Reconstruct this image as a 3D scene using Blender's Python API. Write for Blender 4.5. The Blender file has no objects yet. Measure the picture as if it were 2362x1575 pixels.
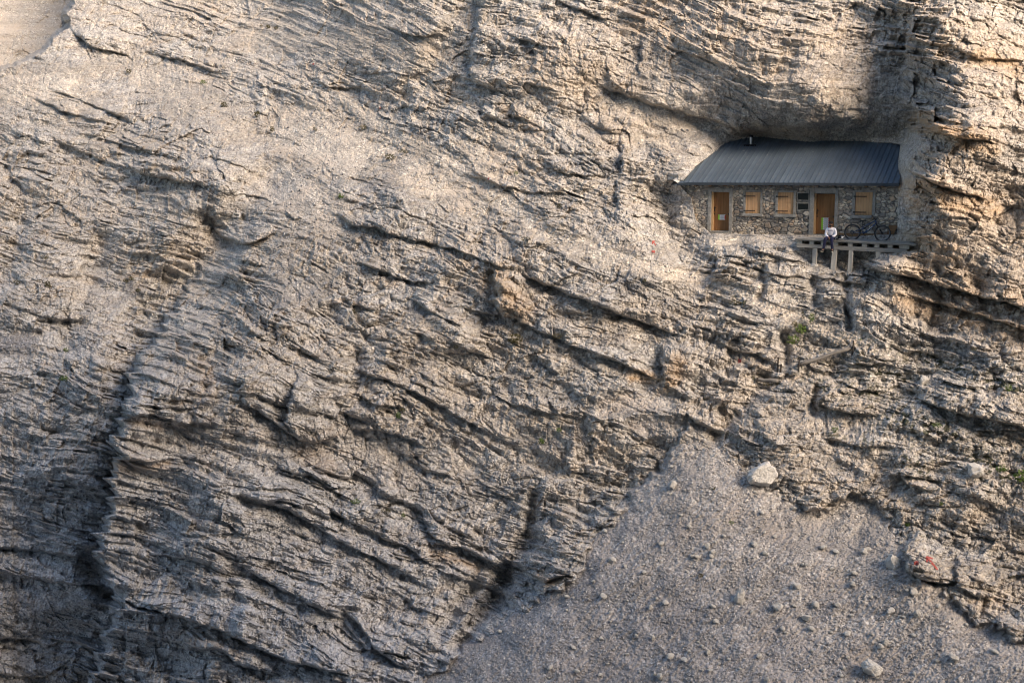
import bpy, bmesh, math, random
import numpy as np
from mathutils import Vector, Matrix
R_ = math.radians
C = bpy.context.scene.collection
# ------------------------------------------------------------------ camera
FPX, PITCH, ROLL = 2600.0, R_(10), R_(0.8)      # focal length in photo pixels (photo is 2362 x 1575)
cam = bpy.data.cameras.new('camera'); cob = bpy.data.objects.new('camera', cam); C.objects.link(cob)
cam.sensor_width = 36; cam.lens = 36*FPX/2362; cam.clip_end = 1000; cam.clip_start = .5
fw = Vector((0, math.cos(PITCH), -math.sin(PITCH))); rt = Vector((1, 0, 0)); upv = Vector((0, math.sin(PITCH), math.cos(PITCH)))
cr = rt*math.cos(ROLL)-upv*math.sin(ROLL); cu = rt*math.sin(ROLL)+upv*math.cos(ROLL)
cob.matrix_world = Matrix(((cr.x, cu.x, -fw.x, 0), (cr.y, cu.y, -fw.y, 0), (cr.z, cu.z, -fw.z, 0), (0, 0, 0, 1)))
bpy.context.scene.camera = cob
# ------------------------------------------------------------------ light
SUN_EL, SUN_AZ = R_(33), R_(42)                 # azimuth measured from straight behind the camera towards the right
S = bpy.context.scene
w = bpy.data.worlds.new('World'); S.world = w; w.use_nodes = True
nt = w.node_tree; bg = nt.nodes['Background']
sky = nt.nodes.new('ShaderNodeTexSky'); sky.sky_type = 'NISHITA'; sky.sun_disc = False
sky.sun_elevation = SUN_EL; sky.sun_rotation = math.pi-SUN_AZ
nt.links.new(sky.outputs[0], bg.inputs[0]); bg.inputs[1].default_value = 0.135
sun = bpy.data.lights.new('sun', 'SUN'); sun.energy = 3.8; sun.angle = R_(35); sun.color = (1, .815, .635)
so = bpy.data.objects.new('sun', sun); C.objects.link(so)
sd = Vector((math.sin(SUN_AZ)*math.cos(SUN_EL), -math.cos(SUN_AZ)*math.cos(SUN_EL), math.sin(SUN_EL)))
so.rotation_euler = sd.to_track_quat('Z', 'Y').to_euler(); so.location = (30, -20, 40)
S.view_settings.view_transform = 'Standard'; S.view_settings.look = 'None'
S.view_settings.exposure = 1.28; S.view_settings.gamma = 1
S.cycles.pixel_filter_type = 'BLACKMAN_HARRIS'; S.cycles.filter_width = 1.15
S.cycles.use_adaptive_sampling = True; S.cycles.adaptive_threshold = .03
S.cycles.max_bounces = 3; S.cycles.diffuse_bounces = 2

# ------------------------------------------------------------------ noise helpers (numpy)
rng = np.random.default_rng(7)
PM = rng.permutation(256); GA = rng.uniform(0, 2*np.pi, 256); GX = np.cos(GA).astype('f4'); GY = np.sin(GA).astype('f4')
RV = rng.random((256, 3)).astype('f4')
def hsh(ix, iy, sd_): return PM[(PM[(ix+sd_*31) & 255]+iy) & 255]
def perlin(x, y, sd_=0):
    xi = np.floor(x); yi = np.floor(y); fx = (x-xi).astype('f4'); fy = (y-yi).astype('f4'); xi = xi.astype('i4'); yi = yi.astype('i4')
    u = fx*fx*fx*(fx*(fx*6-15)+10); v = fy*fy*fy*(fy*(fy*6-15)+10)
    def g(dx, dy):
        h = hsh(xi+dx, yi+dy, sd_); return GX[h]*(fx-dx)+GY[h]*(fy-dy)
    a = g(0, 0); b = g(1, 0); c = g(0, 1); d = g(1, 1)
    return ((a+(b-a)*u)+((c+(d-c)*u)-(a+(b-a)*u))*v)*1.5
def fbm(x, y, o=4, sd_=0, gain=.5):
    s = 0; a = 1; t = 0
    for i in range(o): s = s+a*perlin(x*2**i+i*17.3, y*2**i+i*5.1, sd_+i); t += a; a *= gain
    return s/t*1.6
def ridge(x, y, o=4, sd_=0, gain=.55):
    s = 0; a = 1; t = 0
    for i in range(o): s = s+a*(1-np.abs(perlin(x*2**i+i*7.7, y*2**i+i*3.3, sd_+i))*2); t += a; a *= gain
    return s/t
def worley(x, y, sd_=0):
    xi = np.floor(x).astype('i4'); yi = np.floor(y).astype('i4'); fx = (x-xi).astype('f4'); fy = (y-yi).astype('f4')
    f1 = np.full(x.shape, 9, 'f4'); f2 = f1.copy(); cid = np.zeros(x.shape, 'f4')
    for dx in (-1, 0, 1):
        for dy in (-1, 0, 1):
            h = hsh(xi+dx, yi+dy, sd_); d = (dx+RV[h, 0]*.9-fx)**2+(dy+RV[h, 1]*.9-fy)**2
            m = d < f1; f2 = np.where(m, f1, np.minimum(f2, d)); cid = np.where(m, RV[h, 2], cid); f1 = np.where(m, d, f1)
    return np.sqrt(f1), np.sqrt(f2), cid
def facet(x, y, sd_=0):                  # angular facets: every cell is a plane with its own height and tilt
    xi = np.floor(x).astype('i4'); yi = np.floor(y).astype('i4'); fx = (x-xi).astype('f4'); fy = (y-yi).astype('f4')
    f1 = np.full(x.shape, 9, 'f4'); f2 = f1.copy(); val = np.zeros(x.shape, 'f4')
    for dx in (-1, 0, 1):
        for dy in (-1, 0, 1):
            h = hsh(xi+dx, yi+dy, sd_); ex = fx-dx-RV[h, 0]*.95; ey = fy-dy-RV[h, 1]*.95; d = ex*ex+ey*ey
            m = d < f1; f2 = np.where(m, f1, np.minimum(f2, d)); h2 = PM[(h+57) & 255]
            val = np.where(m, (RV[h, 2]-.5)+ex*(RV[h2, 0]-.5)*2.2+ey*(RV[h2, 1]-.62)*2.2, val); f1 = np.where(m, d, f1)
    return val, np.sqrt(f2)-np.sqrt(f1)
def sstep(a, b, x): t = np.clip((x-a)/(b-a), 0, 1); return t*t*(3-2*t)

# ------------------------------------------------------------------ survey: view rays and the hut frame
CP, SP, CR_, SR_ = math.cos(PITCH), math.sin(PITCH), math.cos(ROLL), math.sin(ROLL)
def ray(px, py):            # direction with Y component 1
    dx = px-1181.; dy = 787.5-py
    X = dx*CR_+dy*SR_; U = -dx*SR_+dy*CR_
    y = FPX*CP+U*SP; z = -FPX*SP+U*CP
    return X/y, z/y
TH = R_(27); EX = (math.cos(TH), -math.sin(TH)); BX = (math.sin(TH), math.cos(TH))
HO = np.array([13.1828, 51., -4.3508])           # hut origin: foot of the facade
def hutY(px, py, d):        # forward distance of the point seen at px,py in the plane d metres behind the facade
    rx, rz = ray(px, py); return ((HO[0]*BX[0]+HO[1]*BX[1])+d)/(rx*BX[0]+BX[1])

# ------------------------------------------------------------------ the relief: control distances
ctl = [ # px, py, distance
 (50,300,74),(50,420,70),(300,200,76),(100,600,63),(100,900,57),(60,1200,56),(60,1500,55),(400,450,64),(300,700,61),(-300,200,84),(-300,700,64),(-300,1300,54),
 (170,60,82),(400,60,82),(600,50,79),(800,60,70.5),(1000,50,65.2),(1050,180,62.8),(500,200,73),(700,250,68),(600,330,67),(860,300,64),(520,480,61),(480,330,66),
 (640,430,62),(560,540,60),(620,620,57),(760,560,57),(760,440,60),(900,450,58),(700,700,54),(900,650,54),(500,700,58),(420,640,60),
 (1120,100,62.8),(1120,250,60),(1200,400,57),(1000,500,57),(1300,100,60),(1400,250,58.3),(1400,0,61),(1600,0,59),(1800,0,57),(2000,0,55),(2300,0,52),
 (1400,-300,68),(500,-300,95),(2200,-300,58),
 (1480,100,58.5),(1650,100,56.2),(1850,100,54),(1990,100,53.5),(2075,120,52.4),(2075,200,52.4),(2160,60,50.5),(2180,200,48.8),(2300,200,48.2),
 (1500,400,54.5),(1450,520,52.8),(1300,540,53),(1540,600,51),(1300,650,51.5),(1150,640,52.5),(1500,740,49.7),(1500,850,48.6),(1600,680,50.2),(1700,680,49.2),
 (1050,700,52.2),(1050,850,50.8),(880,850,51.5),(700,870,51.2),(560,800,53),(800,1000,50),(1000,1000,49.6),(1250,950,48.5),(1250,1100,47.5),(1400,1000,47.2),
 (1450,950,47.3),(1550,950,46.8),(640,1000,50.2),(480,900,51.5),(380,880,52.6),(380,980,52.2),(380,1080,51.7),(370,1180,51.1),(360,1260,50.5),(380,1360,49.6),
 (225,900,54.8),(180,1000,54.2),(150,1100,54),(150,1200,53.8),(140,1300,53.8),(160,1400,53.6),(80,1400,54.3),(160,1560,53),(380,1420,48.6),(420,1530,47.6),
 (500,1150,49),(600,1250,47.8),(500,1400,47.4),(700,1450,45.2),(700,1550,44.2),(800,1200,48.4),(950,1150,48.6),(1000,1300,46.6),(900,1450,45),(1100,1200,47.6),
 (1150,1350,46),(1240,1300,44.6),(1050,1430,44.8),(950,1540,43.6),(1350,1150,46.2),(1480,1100,45.6),
 (1620,1040,45.2),(1600,1150,43.6),(1600,1300,41.6),(1400,1300,42.9),(1400,1450,41),(1200,1450,42.6),(1050,1560,42.2),(1300,1570,40),(1600,1450,39.6),(1600,1570,38),
 (1850,1300,40.6),(1850,1450,38.6),(1850,1570,37),(2050,1400,38.3),(2100,1560,36.2),(2300,1560,35),(2000,1200,41.8),(1800,1200,42.2),
 (1700,1000,45),(1760,1080,43.6),(1860,1120,43),(1900,1000,44.2),(1850,900,45.6),(1850,800,47.3),(1950,780,46.9),(1700,780,48.2),(1650,880,47),(1750,880,46.4),
 (2050,850,45.4),(2100,1000,43.2),(2100,1120,41.8),(2250,1000,42),(2250,1100,41),(2340,1250,39.3),(2180,1250,39.8),(2130,1300,38.8),(2250,1380,38),(2350,1400,37.4),
 (2200,850,44.2),(2350,850,43.4),(2250,700,45.6),(2100,680,47),(2350,700,44.8),(2200,600,46.4),(2350,550,45.6),(2250,450,46.2),(2350,350,46.6),(2130,620,47.6),
 (2700,0,50),(2700,500,43.5),(2700,1000,39.5),(2700,1500,33.5),(2000,1800,34),(1200,1800,38),(500,1800,42),(0,1800,49),
]
hctl = [ # px, py, metres behind the facade
 (1560,430,0.3),(1540,500,0.1),(1568,420,-.3),(1585,400,.3),(1590,370,1.2),(1628,345,2.6),(1660,327,3.8),(1690,314,4.1),(1729,312,4.5),(1757,310,4.5),(1796,315,4.2),(1834,318,4.05),(1869,321,3.9),(1910,318,4.0),(1974,317,4.0),(2050,318,3.9),(2084,321,3.6),
 (1760,290,3.2),(1850,290,2.7),(1950,285,2.9),(2050,280,3.6),(1690,290,3.6),(1600,280,3.7),(1560,330,2.3),(1500,330,2.2),(1540,180,3.2),(1600,225,3.1),(1500,250,2.9),
 (1800,220,2.0),(1950,210,2.4),(1650,210,3.2),
 (1592,440,-.25),(1598,500,-.3),(1612,520,-.35),(1570,520,-.5),(1625,545,-.5),(1700,549,-.35),(1800,550,-.5),(1880,556,-.6),
 (2084,350,1.6),(2080,400,0.5),(2078,440,-.35),(2078,500,-.5),(2084,530,-.6),(2105,480,-1.3),(2100,400,-.5),(2130,420,-1.9),(2130,330,-.3),(2120,530,-1.5),
 (1640,558,-1.2),(1740,557,-1.1),(1840,558,-1.0),(1700,590,-1.6),(1820,600,-1.6),(1880,575,-.9),(1880,592,-.9),(1950,575,-.6),(1950,600,-.7),(2010,575,-.7),(2010,588,-.9),(1925,632,-1.5),(1880,614,-1.35),(1962,632,-1.5),(2025,604,-1.45),(2050,575,-.9),(2070,592,-1.5),(2100,560,-.85),(2092,548,-.6),(1840,575,-1.1),
 (2125,580,-1.9),(2150,570,-2.1),(1640,600,-1.7),(1560,570,-1.0),(1800,650,-2.4),(1950,680,-2.6),(2050,630,-2.2),
]
P = np.array([(a, b, c) for a, b, c in ctl]+[(a, b, hutY(a, b, c)) for a, b, c in hctl], float)
def tps(r2): return np.where(r2 > 0, r2*np.log(np.maximum(r2, 1e-9)), 0)
cx, cy = P[:, 0]/500, P[:, 1]/500
K = tps((cx[:, None]-cx)**2+(cy[:, None]-cy)**2)+np.eye(len(P))*2e-4
Q = np.c_[np.ones(len(P)), cx, cy]; A = np.block([[K, Q], [Q.T, np.zeros((3, 3))]])
sol = np.linalg.solve(A, np.r_[P[:, 2], 0, 0, 0])
def macro_exact(px, py):
    x = px/500; y = py/500; o = sol[-3]+sol[-2]*x+sol[-1]*y
    for i in range(len(P)): o = o+sol[i]*tps((x-cx[i])**2+(y-cy[i])**2)
    return o
# grid
STEP = 1.75
def axis(a, b, ext, g=1.045):
    c = list(np.arange(a, b, STEP)); lo, hi, s = [], [], STEP
    t = 0
    while t < ext: s = min(s*g, 30); t += s; lo.append(a-t); hi.append(c[-1]+t)
    return np.array(lo[::-1]+c+hi)
gx = axis(-40, 2404, 900); gy = axis(-40, 1620, 700)
NX, NY = len(gx), len(gy)
PX, PY = np.meshgrid(gx, gy)
PX = (PX+rng.uniform(-.3, .3, PX.shape)*np.gradient(gx)[None, :]).astype('f4'); PY = (PY+rng.uniform(-.3, .3, PY.shape)*np.gradient(gy)[:, None]).astype('f4')
mx = np.arange(gx[0]-20, gx[-1]+40, 14.); my = np.arange(gy[0]-20, gy[-1]+40, 14.)
MG = macro_exact(*np.meshgrid(mx, my))
def bil(G, px, py):
    fx = np.clip((px-mx[0])/14., 0, len(mx)-1.001); fy = np.clip((py-my[0])/14., 0, len(my)-1.001)
    ix = fx.astype('i4'); iy = fy.astype('i4'); fx = fx-ix; fy = fy-iy
    return (G[iy, ix]*(1-fx)+G[iy, ix+1]*fx)*(1-fy)+(G[iy+1, ix]*(1-fx)+G[iy+1, ix+1]*fx)*fy
def polydist(poly, px, py):   # signed, + inside
    d = np.full(px.shape, 1e9, 'f4'); ins = np.zeros(px.shape, bool); n = len(poly)
    for i in range(n):
        (x0, y0), (x1, y1) = poly[i], poly[(i+1) % n]
        dx, dy = x1-x0, y1-y0; t = np.clip(((px-x0)*dx+(py-y0)*dy)/(dx*dx+dy*dy), 0, 1)
        d = np.minimum(d, (px-x0-t*dx)**2+(py-y0-t*dy)**2)
        if y0 != y1: ins ^= ((py >= min(y0, y1)) & (py < max(y0, y1)) & (px < x0+(py-y0)*dx/dy))
    d = np.sqrt(d); return np.where(ins, d, -d)
def capsules(lst, px, py, soft=.6):
    m = np.zeros(px.shape, 'f4')
    for c in lst:
        x0, y0, x1, y1, r = c[:5]; s = c[5] if len(c) > 5 else 1
        bx = (px > min(x0, x1)-2*r) & (px < max(x0, x1)+2*r) & (py > min(y0, y1)-2*r) & (py < max(y0, y1)+2*r)
        rows = np.where(bx.any(1))[0]; cols = np.where(bx.any(0))[0]
        if not len(rows) or not len(cols): continue
        sl = np.s_[rows[0]:rows[-1]+1, cols[0]:cols[-1]+1]
        X, Y = px[sl], py[sl]; dx, dy = x1-x0, y1-y0
        t = np.clip(((X-x0)*dx+(Y-y0)*dy)/max(dx*dx+dy*dy, 1e-6), 0, 1)
        d = np.sqrt((X-x0-t*dx)**2+(Y-y0-t*dy)**2)/r
        m[sl] = np.maximum(m[sl], s*(1-sstep(1-soft, 1+soft, d)))
    return m

# domain warp (rock forms are never ruled lines)
WX = PX+9*fbm(PX/90, PY/90, 3, 11)+2.6*perlin(PX/17, PY/17, 15)
WY = PY+9*fbm(PX/90, PY/90, 3, 21)+2.6*perlin(PX/17, PY/17, 25)
scree_poly = [(985,1575),(1090,1490),(1190,1420),(1310,1340),(1400,1220),(1480,1120),(1560,1040),(1620,1035),(1680,1080),(1730,1110),(1790,1130),(1810,1160),(1860,1185),(1900,1175),(1960,1130),(2010,1150),(2060,1200),(2080,1240),(2085,1300),(2140,1345),(2200,1380),(2240,1420),(2300,1450),(2362,1470),(2500,1500),(3600,1900),(3600,3200),(-400,3200),(600,1850)]
SCD = polydist(scree_poly, WX, WY)+16*fbm(PX/50, PY/50, 3, 63)+5*perlin(PX/13, PY/13, 66)
roof_px = [Z for Z in [(1540+x/3.92, 280+y/3.92) for x, y in [(90,575),(240,400),(380,290),(550,185),(740,155),(850,145),(1000,165),(1150,178),(1290,190),(1450,178),(1700,175),(2000,180),(2130,195),(2100,400),(2098,700),(2093,1040),(1230,1045),(380,1030),(240,900),(200,700)]]]
HD = polydist(roof_px, PX, PY)
DKD = polydist([(1835,548),(2085,548),(2112,562),(2085,582),(2010,610),(1965,636),(1915,636),(1870,618),(1832,575)], PX, PY)
far_poly = [(176,-20),(163,20),(150,32),(160,51),(160,60),(129,82),(102,118),(51,145),(0,162),(-300,250),(-1200,500),(-1200,-1500),(260,-1500)]
FD = polydist(far_poly, PX+4*perlin(PX/12, PY/12, 61), PY+5*perlin(PX/14, PY/14, 62))

soil_c = [(560,90,980,110,50,.6),(480,230,560,300,55,.6),(330,170,420,250,45,.7),(180,230,120,190,60,.7),(690,300,800,350,75,1),(640,420,760,500,60,1),(880,330,960,400,50,.8),(1000,430,1100,480,42,.9),(640,560,640,680,40,.7),(700,700,760,640,36,.7),
 (770,230,960,330,14,1),(960,330,1100,420,22,1),(1100,420,1250,530,24,1),(1250,530,1450,610,22,1),(1450,610,1640,650,20,1),(1640,650,1800,720,13,1),(1800,720,1930,770,14,1),(1930,770,2010,785,18,1),(1830,848,1960,798,12,1),
 (1100,310,1200,340,20,.8),(1080,340,1140,390,26,.9),(1400,225,1600,300,24,.75),(1480,320,1560,330,28,.7),(0,200,150,200,60,.8),(0,790,60,800,30,.8),(1010,700,1100,755,16,.7),(1000,945,1340,1010,25,.45),(1400,930,1540,930,25,.9),(1470,985,1620,1000,28,.8),(1640,553,1840,556,7,1),
 (2000,800,2060,830,14,.8),(1650,1040,1700,1090,20,.9),(200,160,330,150,20,.6),(950,700,1000,760,18,.5),(250,700,330,660,22,.6),(360,470,520,480,18,.5),(780,470,640,600,30,.7),(1180,1020,1280,1020,20,.6),(2060,1120,2120,1180,18,.7),(1900,1060,1970,1090,14,.7),(1600,320,1650,300,14,.6)]
soil = .85*capsules(soil_c, WX, WY, .8)
soilc = soil.copy()
nosoil = capsules([(120,950,120,1600,260),(500,1250,600,1600,330),(1700,120,2000,250,190),(2250,100,2250,560,170),(330,900,330,1300,140),(1500,100,1400,150,160)], PX, PY, .5)
soil = np.maximum(soil, .42*sstep(.25, .75, fbm(PX/150+3, PY/90, 3, 41)+.15)*(1-nosoil))
calm = capsules([(1560,200,2030,240,95,.6),(1500,60,1950,120,90,.35),(1760,690,2020,700,60,.4),(1480,240,1640,290,30,.7),(2180,560,2362,620,60,.3),(700,60,1000,120,110,.35),(450,560,300,760,80,.35),(1330,560,1600,600,40,.3),(1900,1000,2300,1150,90,.2)], WX, WY, .8)
soil = np.maximum(soil, sstep(-6, 6, SCD)); soil = np.maximum(soil, .95*sstep(0, 8, FD))
hutfade = sstep(3, 26, -HD)*(.35+.65*sstep(-2, 16, -DKD))              # 0 at the hut, 1 away from it
rough = (1-np.where(SCD > -10, .9, .35)*soil)*(1-.75*soilc**1.5)*(1+.35*capsules([(250,150,800,450,420)], PX, PY, .7))*(.25+.75*hutfade)*(1-calm)

# bedding coordinates: the strata dip to the right, flatter at the far left and right
def strike(x): 
    xs = np.array([-1200, 0, 350, 600, 900, 1300, 1600, 1900, 2300, 3400.]); sl = np.array([.30, .32, .26, .38, .42, .42, .36, .2, .28, .3])
    X = np.linspace(-1200, 3400, 1200); I = np.cumsum(np.interp(X, xs, sl))*(X[1]-X[0]); return np.interp(x, X, I).astype('f4')
big = fbm(PX/420, PY/300, 3, 5)
q = PY-strike(PX)+30*big+5*perlin(PX/120, PY/60, 8)
rj = PX+.34*PY+20*fbm(PX/200, PY/200, 2, 9)
zreg = .62+.55*capsules([(450,1150,900,1450,420),(60,900,60,1500,260)], PX, PY, .7)+.1*capsules([(2150,700,2150,1100,250)], PX, PY, .7)-.04*capsules([(300,100,800,350,380)], PX, PY, .7)-.2*capsules([(1000,60,2300,60,240)], PX, PY, .7)
disp = np.zeros_like(PX)                 # metres towards the viewer
def saw(t):                              # bulging bed: swells downwards, then undercut
    f = t-np.floor(t); return np.where(f < .86, (f/.86)**.7, (1-f)/.14)
latsh = np.zeros_like(PX)
def bed(f):                              # one bed, top to foot: sloping ledge, upright face, undercut
    return np.where(f < .38, .85*sstep(-.05, .40, f), np.where(f < .87, .85+.15*(f-.38)/.49, 1-sstep(.87, .985, f)))
for L, amp, sd_, st, Lj, g0 in ((120, .95, 1, 420, 90, -.05), (50, .52, 2, 260, 42, -.2), (23, .18, 3, 130, 22, -.15), (11, .08, 4, 70, 11, -.1)):
    qq = q+L*.2*perlin(PX/(L*2.4), PY/(L*1.7), 30+sd_)
    l0 = np.floor(qq/L).astype('i4'); jid = np.floor((rj+.35*Lj*perlin(PX/Lj*.8, PY/Lj*.8, 60+sd_))/Lj+2.7*RV[PM[(l0*11+sd_) & 255], 1]).astype('i4')
    qq = qq+(RV[PM[(jid*5+sd_*3) & 255], 2]-.5)*.36*L
    lay = np.floor(qq/L).astype('i4'); h = RV[PM[(lay*7+sd_*13) & 255], 0]; hb = RV[PM[(PM[(jid+sd_) & 255]+lay*7) & 255], 0]
    gate = sstep(g0, g0+.5, perlin(rj/st+lay*3.7, qq/(L*1.6), 50+sd_)+.06)
    bd = bed(qq/L-lay); disp += (amp*zreg)*gate*(bd*(.4+.4*h+.5*hb)-.35); latsh = latsh+(bd*(.5+hb)-.6)*{1: 16, 2: 15, 3: 7, 4: 3}[sd_]
# joint blocks standing in the beds
for Lr, Lq, amp, sd_ in ((130, 62, .26, 1), (62, 36, .24, 2), (29, 19, .14, 3), (14, 10, .06, 4)):
    f1, f2, cid = worley((rj+6*perlin(PX/25, PY/25, 70))/Lr, (q+5*perlin(PX/30, PY/30, 71))/Lq, 80+sd_)
    e = np.clip((f2-f1)/.35, 0, 1)
    g2 = sstep(-.35, .35, perlin(PX/(Lr*3.), PY/(Lq*3.), 90+sd_))
    disp += amp*(np.sqrt(e)*.9+(cid-.5)*1.1-.5)*(.35+.65*g2)
    if sd_ == 2: blockid = cid
for Lx, Ly, amp, sd_ in ((110, 58, .28, 1), (48, 28, .20, 2), (21, 14, .11, 3), (10, 7.5, .045, 4)):
    wx_ = rj+.16*Lx*perlin(PX/(Lx*.6), PY/(Lx*.6), 180+sd_); wy_ = PY-.6*(PY-q)+.16*Ly*perlin(PX/(Ly*.7), PY/(Ly*.7), 185+sd_)
    fv, fe = facet(wx_/Lx, wy_/Ly, 190+sd_); g3 = sstep(-.4, .3, perlin(PX/(Lx*3.3)+5, PY/(Ly*3.5), 195+sd_))
    disp += amp*(.3+.7*g3)*(1.2*fv-(.15 if sd_ < 3 else .35)*(1-sstep(0, .10, fe)))
# flutes running across the beds
fl = ridge(rj/26, q/110, 3, 100)
disp += .20*fl*sstep(-.1, .5, perlin(PX/260, PY/130, 104))
f3 = ridge(rj/9, q/30, 2, 107); disp += .05*f3
disp += .95*fbm(PX/300+2, PY/240, 2, 115)*sstep(20, 220, -HD)
disp += .42*fbm(PX/110, PY/110, 3, 110)
f5 = fbm(PX/18, PY/18, 3, 120, .5); disp += .07*f5
rd2 = ridge(PX/24+.5*f5, PY/15, 3, 124, .5); disp += .06*rd2
# hand placed ledges: the rock above each line juts out over the line (px polyline, step in metres, reach above)
LEDGES = [
 ([(87,231),(143,258),(218,279),(245,283)],.7,26),([(119,211),(160,221),(235,253),(289,272),(306,284)],.5,22),([(129,327),(170,340),(204,357),(245,374)],.5,40),
 ([(299,384),(340,405),(391,415),(455,422)],.8,48),([(360,129),(408,136),(456,153),(503,167)],.8,30),([(524,190),(578,224),(622,241)],.3,25),([(165,70),(204,105),(255,122),(293,132)],1.0,60),
 ([(364,320),(384,332),(418,341)],.35,24),([(299,303),(333,312)],.3,18),([(476,357),(530,374),(578,396)],.3,26),([(534,449),(565,452),(612,459),(636,472)],.35,24),
 ([(490,530),(510,546),(544,560),(578,562),(629,540)],.8,50),([(780,497),(814,520),(865,528),(916,547),(991,561),(1052,576),(1137,612),(1171,619)],.9,46),
 ([(1205,629),(1256,656),(1290,673),(1341,692),(1392,711),(1443,731),(1494,747),(1559,769)],.8,50),([(814,598),(865,620),(916,639),(957,649),(1001,653)],.65,34),
 ([(950,690),(991,717),(1018,731),(1059,748)],.75,30),([(1086,714),(1147,726),(1188,738),(1222,755),(1273,775),(1324,799),(1385,818),(1409,828),(1460,855),(1511,874)],.6,52),
 ([(1042,789),(1086,811),(1134,826)],.45,26),([(960,770),(1018,793)],.25,18),([(821,857),(875,870),(981,918),(1025,942),(1086,977),(1127,996)],.6,34),
 ([(964,858),(1018,892)],.35,24),([(831,911),(855,928),(882,936),(916,939)],.7,34),([(814,989),(882,995),(926,1005),(970,1025)],.5,30),([(797,687),(814,704),(848,711)],.45,30),
 ([(299,960),(357,960),(391,968),(435,978),(486,982)],.9,40),([(306,938),(340,936),(391,943),(459,944)],.35,16),([(323,908),(374,922),(425,927)],.35,20),
 ([(558,925),(595,949),(629,972),(663,996),(690,1013),(731,1025),(770,1012)],.9,60),([(680,802),(714,818),(745,831)],.35,24),([(211,850),(238,860),(272,872)],.45,26),([(150,828),(170,862),(204,889)],.5,30),
 ([(262,1064),(306,1062),(347,1067),(391,1057)],.6,30),([(296,1144),(327,1148),(367,1157),(408,1170)],.65,34),([(561,1141),(612,1161),(663,1178),(714,1207),(782,1248)],.7,40),
 ([(780,1245),(814,1264),(865,1287),(923,1317),(962,1340)],.7,34),([(770,1186),(865,1228),(882,1243),(933,1260),(998,1302)],.65,34),([(974,1198),(991,1232),(1035,1253),(1086,1273),(1137,1296),(1171,1301)],.8,44),
 ([(1032,1096),(1066,1114)],.4,26),([(350,1280),(408,1287),(459,1294),(493,1309)],.5,36),([(561,1307),(595,1331),(636,1352),(697,1382),(782,1425)],.8,44),
 ([(290,1390),(374,1413),(442,1433),(510,1454),(578,1488),(629,1511),(680,1528),(800,1558)],1.2,60),([(425,1494),(510,1500),(561,1537),(629,1554)],.9,30),
 ([(-40,1262),(68,1266),(136,1277),(204,1284)],.8,46),([(-60,1312),(68,1331),(136,1345),(238,1350),(289,1370)],.7,30),([(-60,1465),(68,1474),(119,1506)],.7,40),([(-60,1550),(102,1560),(153,1534)],.7,30),
 ([(78,1103),(153,1112),(204,1120),(252,1146)],.5,36),([(1171,1294),(1222,1326),(1256,1343),(1310,1324)],.8,36),([(1001,1311),(1069,1336),(1120,1350)],.5,30),
 ([(790,1405),(831,1440),(862,1494),(909,1527),(950,1547)],.8,44),([(860,1500),(940,1512),(985,1535)],.4,24),([(1722,573),(1759,585),(1817,598),(1855,606)],.45,18),([(1681,598),(1749,622),(1800,638),(1855,640)],.4,26),
 ([(1997,619),(2055,632),(2113,640),(2157,657),(2208,668),(2276,689),(2362,712),(2550,760)],1.1,44),([(2106,683),(2174,707),(2242,723),(2310,746),(2362,760),(2550,810)],.7,28),
 ([(1644,785),(1698,811),(1752,821),(1800,842)],.5,34),([(1946,840),(1980,843),(2062,843)],.45,34),([(1882,928),(1919,944),(1970,957),(2014,959)],.6,40),([(1946,884),(1987,901),(2031,905)],.45,28),
 ([(2123,921),(2174,942),(2225,957),(2293,971),(2362,985),(2500,1010)],.75,40),([(1582,952),(1603,974),(1647,991)],.4,26),([(2080,1304),(2123,1335),(2174,1347),(2205,1343)],.75,60),([(2205,1345),(2242,1371),(2270,1380)],.5,40),
 ([(2076,1103),(2093,1119),(2133,1131)],.5,26),([(1800,1158),(1855,1180),(1895,1173),(1933,1149)],.5,44),([(2222,1134),(2276,1154),(2327,1187)],.3,26),
 ([(896,65),(943,80),(984,84),(1015,82)],.6,34),([(780,204),(831,207),(868,216)],.35,24),([(718,185),(756,199),(800,208)],.4,24),([(1096,190),(1137,205),(1181,219)],.55,50),([(1185,85),(1232,100),(1266,109)],.5,28),
 ([(1283,0),(1324,17),(1375,38),(1416,49)],.6,34),([(1505,102),(1580,122),(1660,150)],.3,30),([(1385,205),(1443,220),(1487,238)],.5,60),([(1482,237),(1564,256),(1629,276),(1686,297),(1727,312)],.6,40),
 ([(1229,197),(1270,206)],.3,22),([(1260,374),(1290,398),(1331,402),(1372,405)],.55,24),([(1069,401),(1120,416),(1171,432),(1222,441),(1324,451)],.4,22),([(1181,269),(1212,273)],.4,30),([(1341,272),(1392,300),(1426,306)],.3,24),
 ([(2210,119),(2259,137),(2350,140)],.5,26),([(2125,285),(2157,308),(2218,318),(2271,325)],1.0,34),([(2100,395),(2126,410),(2177,431),(2259,456)],.9,36),([(2120,470),(2190,500),(2260,510)],.3,20),
 ([(1885,640),(1950,652),(2010,660)],.4,20),([(1150,920),(1230,950),(1330,960)],.35,26),([(640,1080),(720,1100),(800,1150)],.5,30),([(420,760),(500,790),(560,800)],.3,24),([(10,700),(90,730),(160,740)],.35,30),([(0,960),(80,985),(150,1000)],.4,36),
 ([(1120,1130),(1180,1150)],.4,24),([(1380,1160),(1440,1190)],.3,20),([(2150,1190),(2230,1215),(2300,1230)],.3,26),([(1900,1010),(1990,1030),(2060,1030)],.35,22),([(30,560),(120,570),(150,585)],.3,26),([(1750,1000),(1800,1030)],.35,24),
]
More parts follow.
